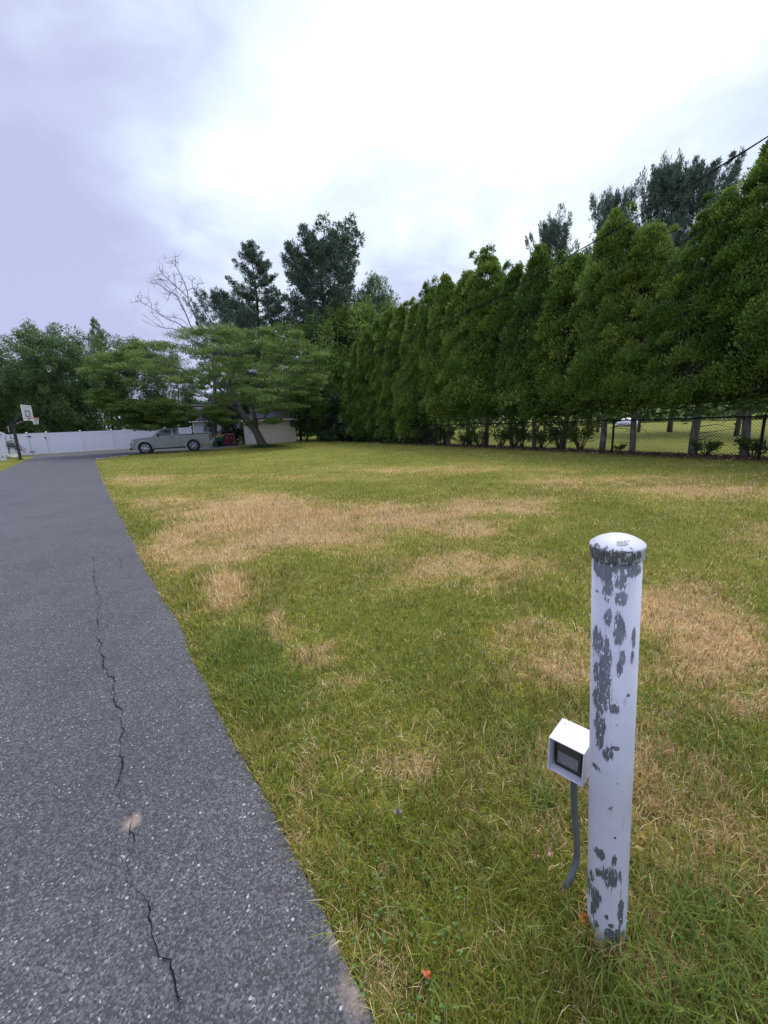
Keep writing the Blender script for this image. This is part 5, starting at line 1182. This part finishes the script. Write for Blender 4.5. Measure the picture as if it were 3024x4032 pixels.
LOWP = [(400, 1560, 60, 30), (470, 1600, 80, 30), (620, 1590, 80, 30), (720, 1620, 60, 30), (420, 1590, 60, 28), (500, 1610, 70, 45), (560, 1640, 60, 45), (640, 1640, 70, 40), (700, 1650, 60, 22), (470, 1660, 50, 14), (560, 1685, 70, 8), (840, 1620, 40, 30), (885, 1650, 30, 40), (1090, 1655, 45, 12), (1060, 1610, 40, 20), (1140, 1600, 60, 15), (975, 1665, 25, 10), (1190, 1560, 60, 30)]
for (cx, cy, rx, ry) in LOWP:
    for k in range(max(3, int(rx*ry/75))):
        a = r.uniform(0, 6.28); q = r.random()**.5; pads.append(PL(cx+rx*q*math.cos(a), cy+ry*q*math.sin(a)*.8, r.uniform(-2.4, 1.4))); prad.append(r.uniform(.35, .65))
pads = np.array(pads); prad = np.array(prad)
grow(tk, nodes, pads, r, .06, .05, 4)
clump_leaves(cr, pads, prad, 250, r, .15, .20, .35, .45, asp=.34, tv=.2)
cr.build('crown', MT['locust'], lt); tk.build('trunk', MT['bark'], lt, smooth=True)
# weeds and low stems round its foot
b = MB(); r = np.random.default_rng(16); n = 2600; a = r.uniform(0, 6.28, n); q = np.abs(r.normal(0, .55, n)); c_ = np.stack([tb0[0]+q*1.9*np.cos(a), tb0[1]+q*.8*np.sin(a), r.uniform(0, .22, n)*np.exp(-q)], -1)
b.kites(c_, r.normal(size=(n, 3))+np.array([0, 0, 1.2]), r.uniform(.06, .2, n), .03, r, tint=r.random(n)); tag(b.build('weeds', MT['ivy']), kind='stuff')

# ------------------------------------------------------------------ bare dead tree behind it
YD = 38.; q0 = P(846, 1760, YD); dt = empty('dead_tree', (q0[0], q0[1], 0), 0, 'bare dead tree with thin grey branches above the feathery crown', 'tree')
def PZ(zx, zy, dy): return P(500+zx/3.318, 980+zy/3.318, YD+dy)-np.array([q0[0], q0[1], 0])
r = np.random.default_rng(19); dk = MB()
dk.tube([PZ(1150, 1440, 0)*np.array([0, 0, 0]), PZ(1150, 2000, 0), PZ(1140, 1600, 0), PZ(1120, 1420, 0)], [.22, .17, .13, .10], 8)
BR = [([(1150, 1600), (1185, 1400), (1160, 1180), (1155, 980)], .07), ([(1140, 1560), (1160, 1430), (1110, 1200), (1080, 1050), (1100, 960), (1040, 850), (1000, 770), (945, 650), (940, 620)], .055), ([(945, 700), (925, 715), (885, 695)], .02), ([(1025, 800), (1040, 770), (1050, 730)], .02), ([(960, 720), (980, 690), (988, 672)], .015),
 ([(1120, 1430), (1060, 1290), (950, 1130), (830, 1000), (780, 870), (700, 720), (640, 610), (520, 540), (410, 460), (350, 450), (290, 440)], .06), ([(830, 1010), (810, 960), (760, 830), (690, 660), (640, 600)], .03), ([(410, 460), (380, 420), (350, 408)], .018), ([(640, 600), (560, 520), (500, 470), (465, 420), (400, 400), (360, 412)], .02), ([(640, 580), (640, 500), (625, 400), (625, 330)], .025),
 ([(1040, 1200), (950, 1010), (860, 830), (800, 650), (790, 560), (740, 420), (680, 300), (640, 220), (632, 150), (636, 100)], .05), ([(640, 230), (600, 190), (515, 182), (485, 135)], .02), ([(600, 190), (600, 145)], .012), ([(640, 190), (675, 180)], .012), ([(690, 345), (655, 322)], .012),
 ([(800, 650), (720, 560), (640, 490), (540, 400), (465, 325), (430, 270), (415, 225)], .04), ([(465, 325), (420, 335), (365, 368)], .018), ([(470, 320), (468, 250), (455, 185)], .016), ([(545, 400), (555, 350)], .014), ([(640, 490), (540, 440), (470, 405), (400, 400)], .02),
 ([(1000, 1200), (930, 1120), (740, 1020), (640, 960), (560, 930), (450, 870), (320, 770), (230, 720), (160, 680), (135, 620)], .045), ([(320, 770), (310, 700), (250, 630)], .02), ([(370, 770), (365, 730), (410, 720)], .015), ([(160, 682), (110, 698), (60, 700)], .015), ([(180, 690), (195, 600)], .012), ([(480, 880), (420, 830), (370, 770)], .02),
 ([(790, 545), (860, 512), (920, 512), (935, 455), (1000, 452), (1000, 440)], .028), ([(858, 512), (848, 420), (880, 380)], .02), ([(848, 420), (815, 400)], .012), ([(920, 512), (915, 550), (960, 578)], .015),
 ([(860, 1060), (820, 1040), (740, 940), (640, 900), (560, 890), (450, 870), (380, 840), (300, 832)], .03), ([(1000, 1330), (930, 1290), (800, 1130), (640, 1050), (480, 1030), (370, 970), (210, 860)], .035), ([(480, 1030), (340, 1000), (200, 930)], .02), ([(500, 1040), (420, 930), (350, 880), (330, 830)], .02), ([(860, 850), (905, 840), (968, 805)], .015), ([(915, 950), (925, 880), (905, 820)], .015), ([(800, 920), (850, 860), (700, 780)], .012), ([(760, 520), (700, 600), (680, 650)], .016), ([(680, 525), (720, 430), (670, 430)], .018), ([(640, 510), (560, 600), (540, 660), (510, 700)], .02), ([(560, 590), (495, 580), (497, 610)], .012),
 ([(1110, 1500), (900, 1280), (760, 1180), (600, 1130), (520, 1080)], .035), ([(1130, 1520), (960, 1370), (800, 1300), (700, 1280)], .03)]
for pts_, r0 in BR:
    off0 = r.normal(0, .5); pl = [PZ(x_, y_, off0*0+(i*r.normal(0, .12))) for i, (x_, y_) in enumerate(pts_)]; tt = np.linspace(0, len(pl)-1, len(pl)*3); c_ = catmull(np.array(pl), tt)
    dk.tube(c_, np.linspace(r0, max(.009, r0*.3), len(c_)), 5, caps=False)
    for k in range(int(len(c_)*.7)):
        i = r.integers(len(c_)//4, len(c_)); p = c_[i]; d = unit(r.normal(size=3)+np.array([-.3, 0, .9])); l_ = r.uniform(.15, .75); m_ = p+d*l_*.5+r.normal(size=3)*.04
        dk.tube([p, m_, p+d*l_+r.normal(size=3)*.08], [.012, .009, .006], 3, caps=False)
dk.build('branches', MT['dead'], dt)

# ------------------------------------------------------------------ far woods that close the horizon
r = np.random.default_rng(23); b = MB(); C_ = []
for k in range(900):
    az = r.uniform(-1.15, 1.35); D = r.uniform(66, 84)
    if az < .2: D = r.uniform(62, 76)
    hmax = 5.0+2.5*math.sin(az*7)+1.5*math.sin(az*17+1)
    if -.28 < az < .12: hmax += 2
    C_.append((D*math.sin(az), D*math.cos(az), r.uniform(.3, hmax)))
C_ = np.array(C_); clump_leaves(b, C_, r.uniform(1.2, 2.3, len(C_)), 75, r, .55, .8, .2, .25, asp=.6)
tag(b.build('far_woods', MT['decid']), kind='stuff')
# a pale covered mound far out on the neighbouring lawn
q = P(2470, 1683, 44.); b = MB(); b.lathe([(1.25, 0), (1.2, .35), (.95, .75), (.5, 1.0), (.001, 1.08)], 18); o = b.build('covered_mound', MT['white'], smooth=True, loc=(q[0], q[1], 0)); o.scale = (1, .7, .85); tag(o, 'pale domed cover on the far lawn seen through the chain link fence', 'cover')
